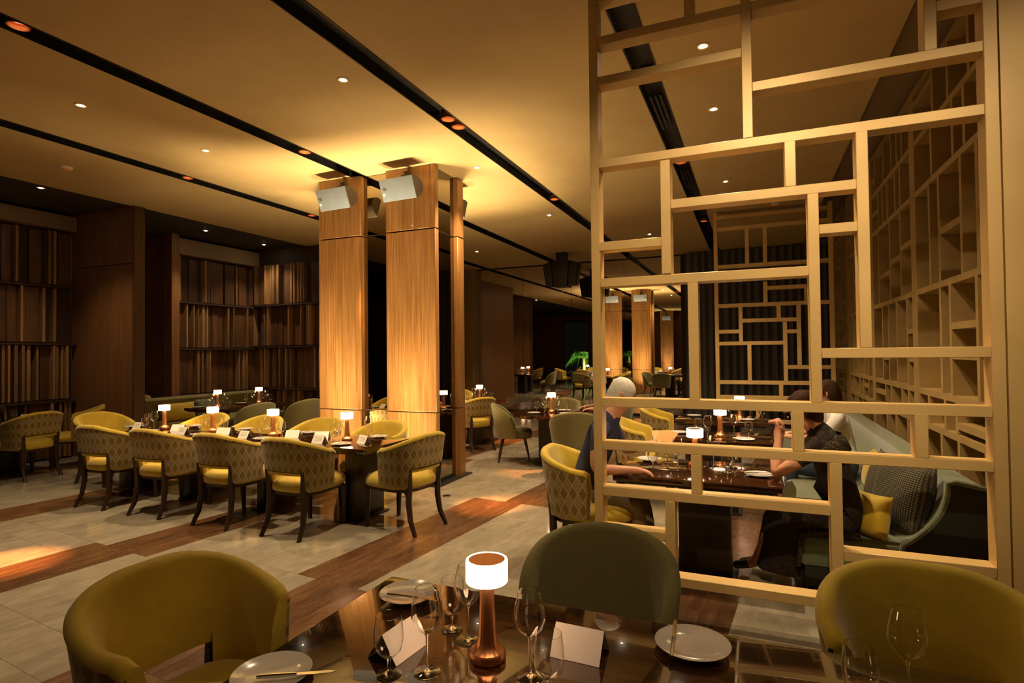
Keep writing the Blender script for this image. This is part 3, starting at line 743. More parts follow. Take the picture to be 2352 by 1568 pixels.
def tub_chair():
    """armless-looking tub dining chair: lozenge outside, mustard inside, open under the back; faces +y"""
    at, T = shell_path(0, .285, -.285, .07, .60)
    sb = .39                                   # |s| where the back opening ends (rear legs)
    def ztop(s):
        a = abs(s); return .765 + .13*(1+math.cos(math.pi*min(1, max(0, a-.10)*1.15)))/2 - .025*smooth01((a-.93)/.07)
    def zbot(s): return .605 if abs(s) < sb else .425
    def lean(z): return max(0, (z-.42))*.13      # shell opens outward with height
    def pt(s, z, off):
        x, y = at(s); e = .01
        x2, y2 = at(min(1, s+e)); x1, y1 = at(max(-1, s-e)); tx, ty = x2-x1, y2-y1; l = math.hypot(tx, ty) or 1
        nx_, ny_ = ty/l, -tx/l                  # outward
        k = lean(z)*(1 if abs(s) < .8 else 1-.6*(abs(s)-.8)/.2)
        return (x+nx_*(k-off), y+ny_*(k-off)-.0, z)
    S = sorted(set([-1+2*i/56 for i in range(57)] + [-sb-.003, -sb+.003, sb-.003, sb+.003]))
    # outer panel
    mb = MB(); nv = 8; th = .014
    for s in S:
        zt, zb = ztop(s)-.012, zbot(s)
        for j in range(nv+1): mb.v.append(pt(s, zb+(zt-zb)*j/nv, 0))
        for j in range(nv+1): mb.v.append(pt(s, zb+(zt-zb)*(nv-j)/nv, th))
    k = 2*(nv+1)
    for i in range(len(S)-1):
        for j in range(k): mb.f.append([i*k+j, (i+1)*k+j, (i+1)*k+(j+1)%k, i*k+(j+1)%k]); mb.m.append(0)
    mb.f.append(list(range(k))); mb.m.append(0); o = (len(S)-1)*k; mb.f.append([o+q for q in range(k)][::-1]); mb.m.append(0)
    outer = mb.mesh('back_panel', M['diamond'], ang=50)
    tab = [(math.atan2(at(q/200)[0], -at(q/200)[1]+.07), q/200*T/2) for q in range(-200, 201)]
    def arc(c):
        a = math.atan2(c.x, -c.y+.07); best = min(tab, key=lambda p: abs(p[0]-a)); return best[1]
    uv_set(outer, lambda c: (arc(c), c.z))
    # inner velvet pad with rolled top
    mb = MB(); prof_n = 7
    for s in S:
        zt, zb = ztop(s), (.562 if abs(s) < sb else .43)
        ring = [(zb, th+.001), (zt-.02, th-.006)]
        for q in range(prof_n+1):
            a = math.pi*q/prof_n; r = .033
            ring.append((zt-.02+.034*math.sin(a), .0+ r - r*math.cos(a) -.004))
        ring += [(zt-.09, .078), (zt-.20, .082), (.5*(zt-.2)+.5*zb, .084), (zb, .07)]
        for z, off in ring: mb.v.append(pt(s, z, off))
    k = len(ring)
    for i in range(len(S)-1):
        for j in range(k): mb.f.append([i*k+j, (i+1)*k+j, (i+1)*k+(j+1)%k, i*k+(j+1)%k]); mb.m.append(0)
    mb.f.append(list(range(k))); mb.m.append(0); o = (len(S)-1)*k; mb.f.append([o+q for q in range(k)][::-1]); mb.m.append(0)
    pad = mb.mesh('backrest', M['velvet'], ang=60)
    # seat
    mb = MB(); n = 40; rings = [(.395,.98),(.415,1.035),(.455,1.045),(.49,.97),(.51,.80),(.518,.45)]
    for z, k_ in rings:
        for i in range(n):
            a = 2*math.pi*i/n; c, s_ = math.cos(a), math.sin(a)
            x = .268*math.copysign(abs(c)**.62, c)*k_; y = .297*math.copysign(abs(s_)**.62, s_)*k_+.055
            mb.v.append((x, y, z))
    m = len(rings)
    for r_ in range(m-1):
        for i in range(n): mb.f.append([r_*n+i, r_*n+(i+1)%n, (r_+1)*n+(i+1)%n, (r_+1)*n+i]); mb.m.append(0)
    mb.f.append([(m-1)*n+i for i in range(n)]); mb.m.append(0); mb.f.append(list(range(n))[::-1]); mb.m.append(0)
    seat = mb.mesh('seat', M['velvet'], ang=60)
    # frame
    rail = MB()
    for z0, z1, k_ in ((.375,.405,1.0),):
        v0 = len(rail.v)
        for z in (z0, z1):
            for i in range(n):
                a = 2*math.pi*i/n; c, s_ = math.cos(a), math.sin(a)
                rail.v.append((.268*math.copysign(abs(c)**.62, c), .297*math.copysign(abs(s_)**.62, s_)+.055, z))
        for i in range(n): rail.f.append([i, (i+1)%n, n+(i+1)%n, n+i]); rail.m.append(0)
        rail.f.append(list(range(n))[::-1]); rail.m.append(0); rail.f.append(list(range(n, 2*n))); rail.m.append(0)
    railm = rail.mesh('seat_rail', M['leg_wood'], ang=40)
    br = MB(); Sb = [s for s in S if abs(s) < sb]
    br.tube([pt(s, .597, .028) for s in Sb], .016, 6)
    brm = br.mesh('back_rail', M['leg_wood'])
    parts = [('seat', seat), ('backrest', pad), ('back_panel', outer), ('seat_rail', railm), ('back_rail', brm)]
    for sx in (-1, 1):
        top = Vector(pt(sx*sb, .61, .02)); mid = Vector(pt(sx*sb, .42, .02))
        parts.append(('leg', MB().tube([top, mid, mid+Vector((sx*.004, .004, -.14)), mid+Vector((sx*.01, -.02, -.29)), Vector((mid.x+sx*.022, mid.y-.085, .0))], [.022,.031,.030,.025,.019], 6).mesh('leg', M['leg_wood'])))
        parts.append(('leg', MB().tube([(sx*.215, .285, .385), (sx*.218, .29, .2), (sx*.215, .295, 0)], [.034,.028,.020], 6).mesh('leg', M['leg_wood'])))
    return parts
def green_chair():
    at, T = shell_path(0, .295, -.275, .03, .80)
    def ztop(s): a = abs(s); return .44+.43*math.sqrt(max(0, 1-(a*.985)**2.15))
    def pt(s, z, off):
        x, y = at(s); e = .01
        x2, y2 = at(min(1, s+e)); x1, y1 = at(max(-1, s-e)); tx, ty = x2-x1, y2-y1; l = math.hypot(tx, ty) or 1
        k = max(0, z-.40)*.16
        return (x+ty/l*(k-off), y-tx/l*(k-off), z)
    S = [math.sin(math.pi/2*(-1+2*i/52)) for i in range(53)]
    mb = MB(); ring = []
    for s in S:
        zt, zb = ztop(s), .36; ring = []
        for j in range(6): ring.append((zb+(zt-.03-zb)*j/5, 0))
        for q in range(1, 6):
            a = math.pi*q/6; ring.append((zt-.03+.03*math.sin(a), .03-.03*math.cos(a)))
        for j in range(6): ring.append((zt-.03-(zt-.03-zb)*j/5, .06))
        for z, off in ring: mb.v.append(pt(s, z, off))
    k = len(ring)
    for i in range(len(S)-1):
        for j in range(k): mb.f.append([i*k+j, (i+1)*k+j, (i+1)*k+(j+1)%k, i*k+(j+1)%k]); mb.m.append(0)
    mb.f.append(list(range(k))); mb.m.append(0); o = (len(S)-1)*k; mb.f.append([o+q for q in range(k)][::-1]); mb.m.append(0)
    back = mb.mesh('backrest', M['green'], ang=60)
    mb = MB(); n = 40; rings = [(.355,.96),(.38,1.02),(.43,1.03),(.465,.98),(.48,.8),(.485,.4)]
    for z, k_ in rings:
        for i in range(n):
            a = 2*math.pi*i/n; c, s_ = math.cos(a), math.sin(a)
            mb.v.append((.262*math.copysign(abs(c)**.7, c)*k_, .265*math.copysign(abs(s_)**.7, s_)*k_+.01, z))
    m = len(rings)
    for r_ in range(m-1):
        for i in range(n): mb.f.append([r_*n+i, r_*n+(i+1)%n, (r_+1)*n+(i+1)%n, (r_+1)*n+i]); mb.m.append(0)
    mb.f.append([(m-1)*n+i for i in range(n)]); mb.m.append(0); mb.f.append(list(range(n))[::-1]); mb.m.append(0)
    parts = [('seat', mb.mesh('seat', M['green'], ang=60)), ('backrest', back)]
    for sx in (-1, 1):
        for sy in (-1, 1):
            parts.append(('leg', MB().tube([(sx*.16, sy*.16, .36), (sx*.235, sy*.235, 0)], [.024, .012], 10).mesh('leg', M['leg_wood'])))
    return parts
TUB, GRN = tub_chair(), green_chair()
def tub(x, y, deg, label, group): return kit(TUB, 'tub_chair', label, 'chair', (x, y, 0), R(deg), group)
def grn(x, y, deg, label, group): return kit(GRN, 'green_chair', label, 'chair', (x, y, 0), R(deg), group)
# long table
gL = 'mustard chairs around the long table'
for x, dg, w in ((-6.66, 3, 'leftmost'), (-5.77, 2, 'second from the left'), (-4.82, 1, 'third from the left'), (-3.92, 0, 'rightmost')):
    tub(x, 4.17, dg, f'lozenge-backed mustard chair on the near side of the long table, {w}', gL)
for x, w in ((-6.75, 'leftmost'), (-5.80, 'second from the left'), (-4.86, 'third from the left'), (-3.93, 'rightmost')):
    tub(x, 5.235, 180, f'mustard chair on the far side of the long table, {w}', gL).scale = (1, 1, .955)
tub(-3.10, 4.62, 81, 'lozenge-backed mustard chair at the right head of the long table', gL)
tub(-7.82, 4.78, -92, 'mustard chair at the left head of the long table', gL)
tub(-9.22, 4.58, 94, 'lozenge-backed mustard chair at the table on the far left edge', 'mustard chairs at the far left table')
tub(-9.45, 5.32, 150, 'mustard chair half hidden behind the one at the far left table', 'mustard chairs at the far left table')
# sofa tables
gS = 'mustard chairs facing the sofa'
tub(-1.20, 4.29, -86, 'lozenge-backed mustard chair holding the man in navy', gS)
tub(-1.16, 6.42, -88, 'mustard chair at the second sofa table, behind the menu', gS)
tub(-1.10, 7.85, -88, 'mustard chair at the third sofa table, the farthest', gS)
# foreground
gF = 'chairs around the near table'
tub(-1.715, 1.355, -93, 'large mustard velvet chair in the bottom left foreground', gF)
grn(-.615, 2.23, 180, 'olive green chair across the near table, behind the copper lamp', gF)
tub(.50, 2.045, 176, 'mustard velvet chair at the bottom right across the near table', gF)
# round table and farther ones
gR = 'olive chairs around the round table'
grn(-3.40, 8.00, -66, 'olive green chair on the left of the round table', gR)
grn(-2.22, 7.30, 18, 'olive green chair at the round table with its back to us', gR)
grn(-2.95, 8.85, 172, 'olive green chair on the far side of the round table', gR)
grn(-1.98, 8.35, 95, 'olive green chair at the right of the round table by the screen post', gR)
gQ = 'chairs at the table behind the columns'
tub(-4.40, 8.62, 60, 'lozenge-backed mustard chair just right of the thin column post', gQ)
grn(-5.25, 8.75, -70, 'dim olive chair seen through the column glass', gQ)
tub(-5.45, 9.9, 200, 'mustard chair seen between the two veneer slabs', gQ)
gB = 'olive chairs at the back left tables'
grn(-7.72, 7.00, 82, 'dim olive chair with its back to us at the left back table', gB)
grn(-7.48, 7.83, 82, 'dim olive chair with its back to us just left of the column', gB)
tub(-10.82, 6.95, 200, 'mustard chair in the doorway niche at the left', 'niche chair')

# ================================================================ TABLES
def slab_table(name, label, x0, x1, y0, y1, feet, group=None, rot=0, th=.045):
    cx, cy = (x0+x1)/2, (y0+y1)/2
    t = thing(name, label, 'table', (cx, cy, 0), rot, group)
    dx, dy = x1-x0, y1-y0
    link('tabletop', MB().box(-dx/2, dx/2, -dy/2, dy/2, .75-th, .75).mesh('tabletop', M['table_wood'], bevel=.004, seg=2), t)
    link('apron', MB().box(-dx/2+.03, dx/2-.03, -dy/2+.03, dy/2-.03, .75-th-.02, .75-th).mesh('apron', M['table_base'], smooth=False), t)
    for fx_, fy_, wx_, wy_ in feet:
        link('pedestal', MB().box(fx_-wx_/2, fx_+wx_/2, fy_-wy_/2, fy_+wy_/2, .0, .75-th-.02).mesh('pedestal', M['table_base'], bevel=.004), t)
        link('foot_plate', MB().box(fx_-wx_/2-.04, fx_+wx_/2+.04, fy_-wy_/2-.04, fy_+wy_/2+.04, 0, .02).mesh('foot_plate', M['table_base'], bevel=.003), t)
    return t
slab_table('dining_table', 'long dark dining table set for ten beside the columns', -7.50, -3.36, 4.37, 5.13, [(-1.75,0,.12,.46),(-.58,0,.10,.46),(.58,0,.10,.46),(1.78,0,.12,.46)], rot=R(-1.0))
slab_table('dining_table', 'near glossy striped-ebony table in the foreground', -1.36, -.062, .85, 1.925, [(0,0,.5,.4)])
slab_table('dining_table', 'second near table pushed against the first, bottom right', -.056, 1.5, .85, 1.925, [(0,0,.5,.4)])
SOFA_T = [(4.09, 4.86, 'first sofa table, just behind the screen'), (5.90, 6.62, 'second sofa table, behind the first'), (7.55, 8.27, 'third sofa table, the farthest along the sofa')]
for y0, y1, w in SOFA_T:
    slab_table('sofa_table', f'dark square table, the {w}', -.96, .16, y0, y1, [(.05,0,.36,.30)], 'dark tables along the sofa')
def round_table(label, x, y, r):
    t = thing('round_table', label, 'table', (x, y, 0), 0, 'round tables')
    link('tabletop', MB().lathe([(0,.705),(r-.02,.705),(r,.715),(r,.745),(r-.004,.75),(0,.75)], 48).mesh('tabletop', M['table_wood']), t)
    link('pedestal', MB().box(-.16, .16, -.16, .16, 0, .705).mesh('pedestal', M['table_base'], bevel=.01), t)
    link('foot_plate', MB().lathe([(0,0),(.30,0),(.30,.015),(0,.02)], 32).mesh('foot_plate', M['table_base']), t)
round_table('dark round table with a lit lamp, right of the columns', -2.76, 7.95, .62)
round_table('dark round table with a lamp behind the thin column post', -4.70, 9.40, .55)
slab_table('dining_table', 'dark table on the far left edge', -10.3, -9.52, 4.2, 5.0, [(0,0,.4,.3)])
slab_table('back_table', 'left one of the two small lamp-lit tables at the back left', -8.98, -8.2, 6.72, 7.38, [(0,0,.3,.25)], 'small tables at the back left')
slab_table('back_table', 'right one of the two small lamp-lit tables at the back left', -8.90, -8.12, 7.55, 8.2, [(0,0,.3,.25)], 'small tables at the back left')
slab_table('side_table', 'dark table inside the doorway niche', -11.1, -10.5, 6.05, 6.5, [(0,0,.3,.3)])
# back left banquette
bq = thing('banquette_bench', 'dim olive bench against the slat wall at the back left', 'sofa', (0,0,0))
link('backrest', MB().prism([(-10.1,.40),(-10.0,.42),(-9.93,.84),(-9.98,.88),(-10.1,.88)], 6.7, 9.3, 'y').mesh('backrest', M['green'], bevel=.015), bq)
link('seat', MB().prism([(-10.1,.22),(-9.3,.22),(-9.28,.42),(-9.34,.45),(-10.1,.45)], 6.7, 9.3, 'y').mesh('seat', M['green'], bevel=.02), bq)
link('plinth', MB().box(-10.08, -9.38, 6.75, 9.25, 0, .22).mesh('plinth', M['black'], smooth=False), bq)
cushion('long mustard cushion on the dim bench at the back left', M['velvet'], .62, .34, .17, (-9.66, 7.15, .455), R(84), R(-12))
cushion('grey cushion beside the mustard one on the dim bench', M['sofa'], .42, .36, .16, (-9.72, 7.75, .455), R(85), R(-12))

# ================================================================ TABLEWARE
def wall_prof(outer, t):
    """closed lathe profile of a thin bowl from an outer profile"""
    inner = [(max(r-t, 0.0), z + (t if i == 0 else 0)) for i, (r, z) in enumerate(outer)]
    inner[0] = (0, outer[0][1]+t*2)
    return outer + [(outer[-1][0]-t/2, outer[-1][1]+t/3)] + inner[::-1]
def glass_kit(h, foot, stem_z0, stem_z1, bowl, stem_r, n=28):
    """foot, stem and bowl of a stemmed glass"""
    footm = MB().lathe([(0,0),(foot,0),(foot,.0015),(foot*.6,.004),(stem_r*2.2,stem_z0*.7),(stem_r*1.2,stem_z0),(0,stem_z0)], n).mesh('foot', M['glass'])
    stemm = MB().lathe([(0,stem_z0+.0002),(stem_r*1.2,stem_z0+.0002),(stem_r,stem_z0+.012),(stem_r,stem_z1-.012),(stem_r*1.8,stem_z1-.0002),(0,stem_z1-.0002)], 14).mesh('stem', M['glass'])
    bowlm = MB().lathe(wall_prof([(0,stem_z1)]+bowl, .0012), n).mesh('bowl', M['glass'])
    return [('foot', footm), ('stem', stemm), ('bowl', bowlm)]
WINE = glass_kit(.235, .038, .010, .108, [(.006,.1085),(.02,.117),(.036,.135),(.044,.158),(.0445,.17),(.041,.195),(.035,.22),(.031,.236)], .0034)
WATER = glass_kit(.165, .035, .012, .048, [(.007,.0485),(.022,.055),(.035,.070),(.0405,.090),(.0415,.105),(.0395,.132),(.0365,.158),(.0355,.165)], .0048)
def join_parts(parts, name):
    v, f = [], []
    for p in parts:
        o = len(v); me = p[1]
        v += [tuple(x.co) for x in me.vertices]; f += [[i+o for i in q.vertices] for q in me.polygons]
    mb = MB(); mb.v = v; mb.f = f; mb.m = [0]*len(f)
    return mb.mesh(name, M['glass'], ang=60)
WINE1, WATER1 = join_parts(WINE, 'wine_glass'), join_parts(WATER, 'water_goblet')
def glass(kind, x, y, label, group, near=True, z=.75, sc_=1.0):
    nm = 'wine_glass' if kind == 'w' else 'water_goblet'
    if near: o = kit(WINE if kind == 'w' else WATER, nm, label, 'glass', (x, y, z+.0005), 0, group)
    else: o = tag(link(nm, WINE1 if kind == 'w' else WATER1, None, (x, y, z+.0005)), label, 'glass', group)
    o.scale = (sc_,)*3
    return o
# rechargeable copper table lamp
L_base = MB().lathe([(0,0),(.052,0),(.054,.003),(.054,.021),(.050,.026)], 36).mesh('base', M['copper'])
L_stem = MB().lathe([(.049,.0261),(.044,.030),(.036,.038),(.030,.050),(.0265,.075),(.0245,.11),(.0215,.16),(.0195,.2245)], 64, flute=16, famp=.022).mesh('stem', M['copper'], ang=70)
L_shade = MB().lathe([(.0195,.225),(.060,.225),(.062,.228),(.062,.286),(.060,.290),(.0545,.290),(.0545,.287),(.0195,.287)], 40).mesh('shade', M['lit'])
L_top = MB().lathe([(0,.2868),(.054,.2868),(.054,.2895),(0,.2900)], 40).mesh('top_disc', M['copper_top'])
LAMP = [('base', L_base), ('stem', L_stem), ('shade', L_shade, [('top_disc', L_top)])]
def lamp(x, y, label, z=.75): return kit(LAMP, 'table_lamp', label, 'lamp', (x, y, z+.0005), 0, 'small copper table lamps')
plate_me = MB().lathe([(0,.004),(.045,.004),(.05,0),(.056,0),(.062,.004),(.085,.011),(.098,.016),(.099,.018),(.085,.014),(.060,.0075),(0,.007)], 48).mesh('plate', M['china'])
def plate(x, y, label, group='side plates', z=.75, s=1.0):
    o = tag(link('side_plate', plate_me, None, (x, y, z+.0004)), label, 'plate', group); o.scale = (s, s, 1); return o
def kn_mesh():
    blade = MB().prism([(-.006,.0),(.006,.0),(.008,.05),(.006,.095),(-.002,.105),(-.006,.09)], -.0008, .0008, 'z').mesh('blade', M['steel'], smooth=False)
    hand = MB().tube([(0,-.105,0),(0,-.06,.0),(0,0,0)], [.0055,.0065,.0045], 8).mesh('handle', M['steel'])
    return [('blade', blade), ('handle', hand)]
KN = kn_mesh()
def knife(x, y, z, rz, label, tilt=0.0):
    t = kit(KN, 'butter_knife', label, 'knife', (x, y, z), rz, 'butter knives'); t.rotation_euler = (tilt, 0, rz); return t
def card_mesh(name, w, h, spread, mat):
    a = spread/2; t = .0006
    sl = MB(); quads = [((-w/2,-a,0),(w/2,-a,0),(w/2,0,h),(-w/2,0,h)), ((w/2,a,0),(-w/2,a,0),(-w/2,0,h),(w/2,0,h))]
    for q in quads:
        n = (Vector(q[1])-Vector(q[0])).cross(Vector(q[3])-Vector(q[0])).normalized()*t
        vs_ = [Vector(p) for p in q]; sl.add(vs_+[p-n for p in vs_], [(0,1,2,3),(7,6,5,4),(0,4,5,1),(1,5,6,2),(2,6,7,3),(3,7,4,0)])
    me = MB.mesh(sl, name, mat, smooth=False)
    uv_set(me, lambda c: (c.x/w+.5, c.z/h)); return me
CARD = card_mesh('place_card', .15, .082, .085, M['card']); CARDP = card_mesh('place_card', .15, .078, .11, M['paper'])
def card(x, y, deg, label, plain_=False, z=.75):
    return tag(link('place_card', CARDP if plain_ else CARD, None, (x, y, z+.001), R(deg)), label, 'place card', 'white tent place cards')

# --- foreground table
lamp(-.735, 1.515, 'large copper table lamp in the foreground, brightly lit')
gW = 'glasses on the near table'
glass('w', -.862, 1.385, 'tall wine glass just left of the foreground lamp', gW)
glass('g', -.955, 1.335, 'short water goblet, leftmost on the near table', gW)
glass('w', -.835, 1.585, 'tall wine glass behind the foreground lamp on its left', gW)
glass('g', -.915, 1.625, 'small water goblet at the back left behind the lamp', gW)
glass('w', -.585, 1.475, 'wine glass just right of the foreground lamp', gW)
glass('g', -.505, 1.405, 'water goblet cut by the picture edge, right of the lamp', gW)
glass('w', .345, 1.72, 'wine glass at the bottom right in front of the mustard chair', gW)
glass('g', .228, 1.63, 'water goblet at the bottom right beside the wine glass', gW)
card(-1.005, 1.455, 84, 'plain white tent card behind the leftmost goblet', True)
card(-.492, 1.645, -2, 'plain white tent card right of the foreground lamp', True)
plate(-1.19, 1.79, 'side plate at the far left corner of the near table', s=1.08)
plate(-.185, 1.80, 'white side plate with a knife at the right of the near table', s=1.12)
plate(-1.25, 1.20, 'side plate cut by the bottom edge on the near table', s=1.08)
knife(-.24, 1.80, .772, R(4), 'butter knife resting on the right side plate of the near table', R(4))
knife(-1.14, 1.745, .772, R(-82), 'butter knife lying across the far left side plate')
knife(-1.17, 1.21, .772, R(-60), 'butter knife on the bottom edge side plate')
# --- long table
gl_ = 'glasses on the long table'
LX4 = [(-6.70, 'leftmost'), (-5.86, 'second from the left'), (-4.92, 'third from the left'), (-3.90, 'rightmost')]
for x, w in LX4:
    lamp(x, 4.75, f'small lit copper lamp on the long table, {w}')
    if x < -6.5: sp = [('w',-.30,.22,'tall'),('g',-.42,.08,'low'),('w',.06,-.17,'tall front'),('g',.0,-.24,'low front')]
    elif x > -4: sp = [('w',.12,.20,'tall right'),('g',.24,.04,'low right'),('w',-.12,.10,'tall left'),('g',-.06,-.12,'low front'),('w',.02,-.16,'tall front')]
    else: sp = [('w',.07,-.13,'tall front'),('g',-.08,-.10,'low front'),('g',.15,-.02,'low right')]
    for k, dx, dy, q in sp:
        glass(k, x+dx, 4.75+dy, f'{q} {"wine glass" if k == "w" else "water goblet"} by the {w} lamp on the long table', gl_, True)
for i, (x, y, dg, pl_) in enumerate([(-6.98,4.62,-4,0),(-6.32,4.66,24,1),(-6.02,4.50,-6,0),(-5.52,4.62,26,1),(-5.06,4.50,-6,0),(-4.60,4.72,22,1),(-4.22,4.74,24,1),(-4.04,4.50,-5,0),(-3.60,4.64,-22,0)]):
    w = ('first','second','third','fourth','fifth','sixth','seventh','eighth','ninth')[i]
    card(x, y, dg, f'white tent card on the long table, {w} from the left', bool(pl_))
for i, (x, y) in enumerate([(-7.22,4.72),(-6.58,4.49),(-6.50,5.00),(-5.74,4.49),(-5.62,5.00),(-4.86,4.48+.0),(-4.66,5.01),(-3.76,4.49),(-3.70,5.02)]):
    if i == 5: x, y = -4.80, 4.49
    w = ('first','second','third','fourth','fifth','sixth','seventh','eighth','ninth')[i]
    plate(x, y, f'side plate on the long table, {w} from the left'); knife(x+.01, y, .772, R(-70+i*11), f'butter knife on the {w} side plate of the long table')
# --- sofa tables
gs_ = 'glasses on the sofa tables'
for (y, lx), w in zip([(4.60,-.43), (6.24,-.33), (7.92,-.18)], ('first', 'second', 'third')):
    lamp(lx, y, f'lit copper lamp on the {w} sofa table')
    for k, dx, dy, q in [('w',-.11,-.19,'tall left'),('w',.13,.06,'tall right'),('g',-.23,.12,'low left'),('g',.27,.03,'low right')]:
        glass(k, lx+dx, y+dy, f'{q} {"wine glass" if k == "w" else "water goblet"} on the {w} sofa table', gs_, w == 'first')
    plate(-.80+.04*(w != 'first'), y+.12, f'side plate at the chair side of the {w} sofa table'); plate(.02-.12*(w != 'first'), y-.20+.04*(w != 'first'), f'side plate at the sofa side of the {w} sofa table')
glass('g', -.19, 4.42, 'cut water goblet at the front of the first sofa table', gs_)
glass('g', -.72, 4.40, 'water goblet in front of the man on the first sofa table', gs_)
knife(-.60, 4.36, .7565, R(-88), 'butter knife on the first sofa table'); knife(.02, 4.40, .772, R(-70), 'butter knife on the sofa side plate of the first table')
# --- other tables
def setting(cx, cy, w, n, r, near=False, plates=2):
    lamp(cx, cy, f'lit copper lamp on {w}')
    for i in range(n):
        a = 2*math.pi*(i+.3)/n; k = 'w' if i % 2 else 'g'
        rr_ = r*(1.0 if k == 'g' else .62)
        glass(k, cx+rr_*math.cos(a), cy+rr_*math.sin(a), f'{"wine glass" if k == "w" else "water goblet"} {("right", "far right", "far", "far left", "left", "near left", "near", "near right")[round(((a-R(-23))%(2*math.pi))/(math.pi/4))%8]} of the lamp on {w}', f'glasses on {w}', near)
    for i in range(plates):
        a = (-2.2, -.6, 1.2)[i]; plate(cx+1.5*r*math.cos(a), cy+1.25*r*math.sin(a), f'side plate on {w}, ' + ('left one', 'right one', 'far one')[i], f'plates on {w}')
setting(-2.76, 7.93, 'the round table right of the columns', 8, .22, plates=3)
setting(-4.68, 9.42, 'the round table behind the column post', 8, .22, plates=2)
setting(-8.58, 7.05, 'the left one of the small back tables', 7, .22, plates=1)
setting(-8.50, 7.87, 'the right one of the small back tables', 7, .22, plates=1)
for k, x, y, q in [('w',-9.74,4.5,'tall'),('g',-9.66,4.62,'low'),('g',-9.80,4.35,'low second')]: glass(k, x, y, f'{q} {"wine glass" if k == "w" else "water goblet"} on the far left table', 'glasses on the far left table', False)
card(-9.70, 4.40, 10, 'white tent card at the left edge of the far left table'); card(-9.60, 4.48+.25, 12, 'white tent card at the right edge of the far left table')

# ================================================================ PEOPLE
def skin_mesh(name, J, E_, mats, root, sub=2):
    """J: joint -> (pos, radius or (rx, ry)); E_: (a, b, material index). One continuous skinned mesh."""
    names = list(J); idx = {n: i for i, n in enumerate(names)}
    me = bpy.data.meshes.new(name); me.from_pydata([J[n][0] for n in names], [(idx[a], idx[b]) for a, b, _ in E_], [])
    o = bpy.data.objects.new(name, me); COL.objects.link(o)
    o.modifiers.new('skin', 'SKIN'); sl = me.skin_vertices[0].data
    for n in names:
        r = J[n][1]; sl[idx[n]].radius = (r, r) if isinstance(r, (int, float)) else r; sl[idx[n]].use_root = (n == root)
    o.modifiers['skin'].use_smooth_shade = True
    m = o.modifiers.new('sub', 'SUBSURF'); m.levels = sub; m.render_levels = sub
    dg = bpy.context.evaluated_depsgraph_get(); ev = o.evaluated_get(dg)
    out = bpy.data.meshes.new_from_object(ev); out.name = name
    bpy.data.objects.remove(o)
    out.materials.clear()
    for mm in mats: out.materials.append(mm)
    segs = [(Vector(J[a][0]), Vector(J[b][0]), mi, (J[a][1] if not isinstance(J[a][1], tuple) else max(J[a][1])) ) for a, b, mi in E_]
    for p in out.polygons:
        c = p.center; best = 1e9; bi = 0
        for a, b_, mi, r in segs:
            d = b_-a; t_ = max(0, min(1, (c-a).dot(d)/max(1e-9, d.length_squared))); q = (c-(a+d*t_)).length - r*.5
            if q < best: best = q; bi = mi
        p.material_index = bi
    out.shade_smooth()
    return out
def fingers(J, E_, side, wrist, palm, dirv, upv, mi, curl=.5):
    """palm block and five separate bent fingers"""
    d = Vector(dirv).normalized(); u = Vector(upv).normalized(); s = d.cross(u).normalized()*(1 if side == 'r' else -1)
    w = Vector(palm)
    J[side+'palm'] = (tuple(w), (.030, .020)); E_.append((wrist, side+'palm', mi))
    for k, (off, ln) in enumerate([(-.027,.070),(-.010,.080),(.009,.076),(.026,.062)]):
        a = w + d*.035 + s*off; b_ = a + (d*math.cos(curl*.7)-u*math.sin(curl*.7))*ln*.55; c_ = b_ + (d*math.cos(curl*1.9)-u*math.sin(curl*1.9))*ln*.5
        for nm, p, r in ((f'{side}f{k}a', a, .0105), (f'{side}f{k}b', b_, .0095), (f'{side}f{k}c', c_, .0075)): J[nm] = (tuple(p), r)
        E_ += [(side+'palm', f'{side}f{k}a', mi), (f'{side}f{k}a', f'{side}f{k}b', mi), (f'{side}f{k}b', f'{side}f{k}c', mi)]
    a = w + s*-.038 + d*.0; b_ = a + (d*.8 - s*.35 - u*.2).normalized()*.042
    J[side+'t0'] = (tuple(a), .012); J[side+'t1'] = (tuple(b_), .0095); E_ += [(side+'palm', side+'t0', mi), (side+'t0', side+'t1', mi)]
def head_parts(t, c, face, r, hair_mat, bald=False):
    """hair, ears, eyes, nose and mouth around a head centre; face = unit vector the face looks along"""
    f = Vector(face).normalized(); up = Vector((0,0,1)); up = (up - f*up.dot(f)).normalized(); s = f.cross(up)
    c = Vector(c)
    def put(name, me, p): 
        o = link(name, me, t); m = Matrix((s, f, up)).transposed().to_4x4(); m.translation = p; o.matrix_local = m; return o
    ear = MB().lathe([(0,-.03),(.012,-.022),(.016,0),(.012,.022),(0,.03)], 10).mesh('ear', M['skin'])
    for q in (-1, 1): put('ear', ear, c+s*q*r*.86-f*.005-up*.01)
    put('nose', _nose, c+f*r*.98-up*.012)
    for q in (-1, 1): put('eye', _eye, c+s*q*.030+f*r*.90+up*.012)
    put('mouth', _mouth, c+f*r*.93-up*.055)
    hm = MB(); n, m_ = 22, 12
    for j in range(m_+1):
        th = math.pi*j/m_*(.60 if not bald else .56)
        for i in range(n):
            a = 2*math.pi*i/n; x, y, z = math.sin(th)*math.cos(a), math.sin(th)*math.sin(a), math.cos(th)
            if not bald: k = 1.10 + .05*math.sin(5*a+j)
            else: k = 1.045
            low = 0
            if y < .25: low = .045*max(0, (th-.9))*(1-y)
            hm.v.append((x*r*k*.93, y*r*k*1.06-.012, z*r*k*1.08 - low))
    for j in range(m_):
        for i in range(n): hm.f.append([j*n+i, j*n+(i+1)%n, (j+1)*n+(i+1)%n, (j+1)*n+i]); hm.m.append(0)
    put('hair', hm.mesh('hair', hair_mat, ang=80), c+up*.012-f*.012)
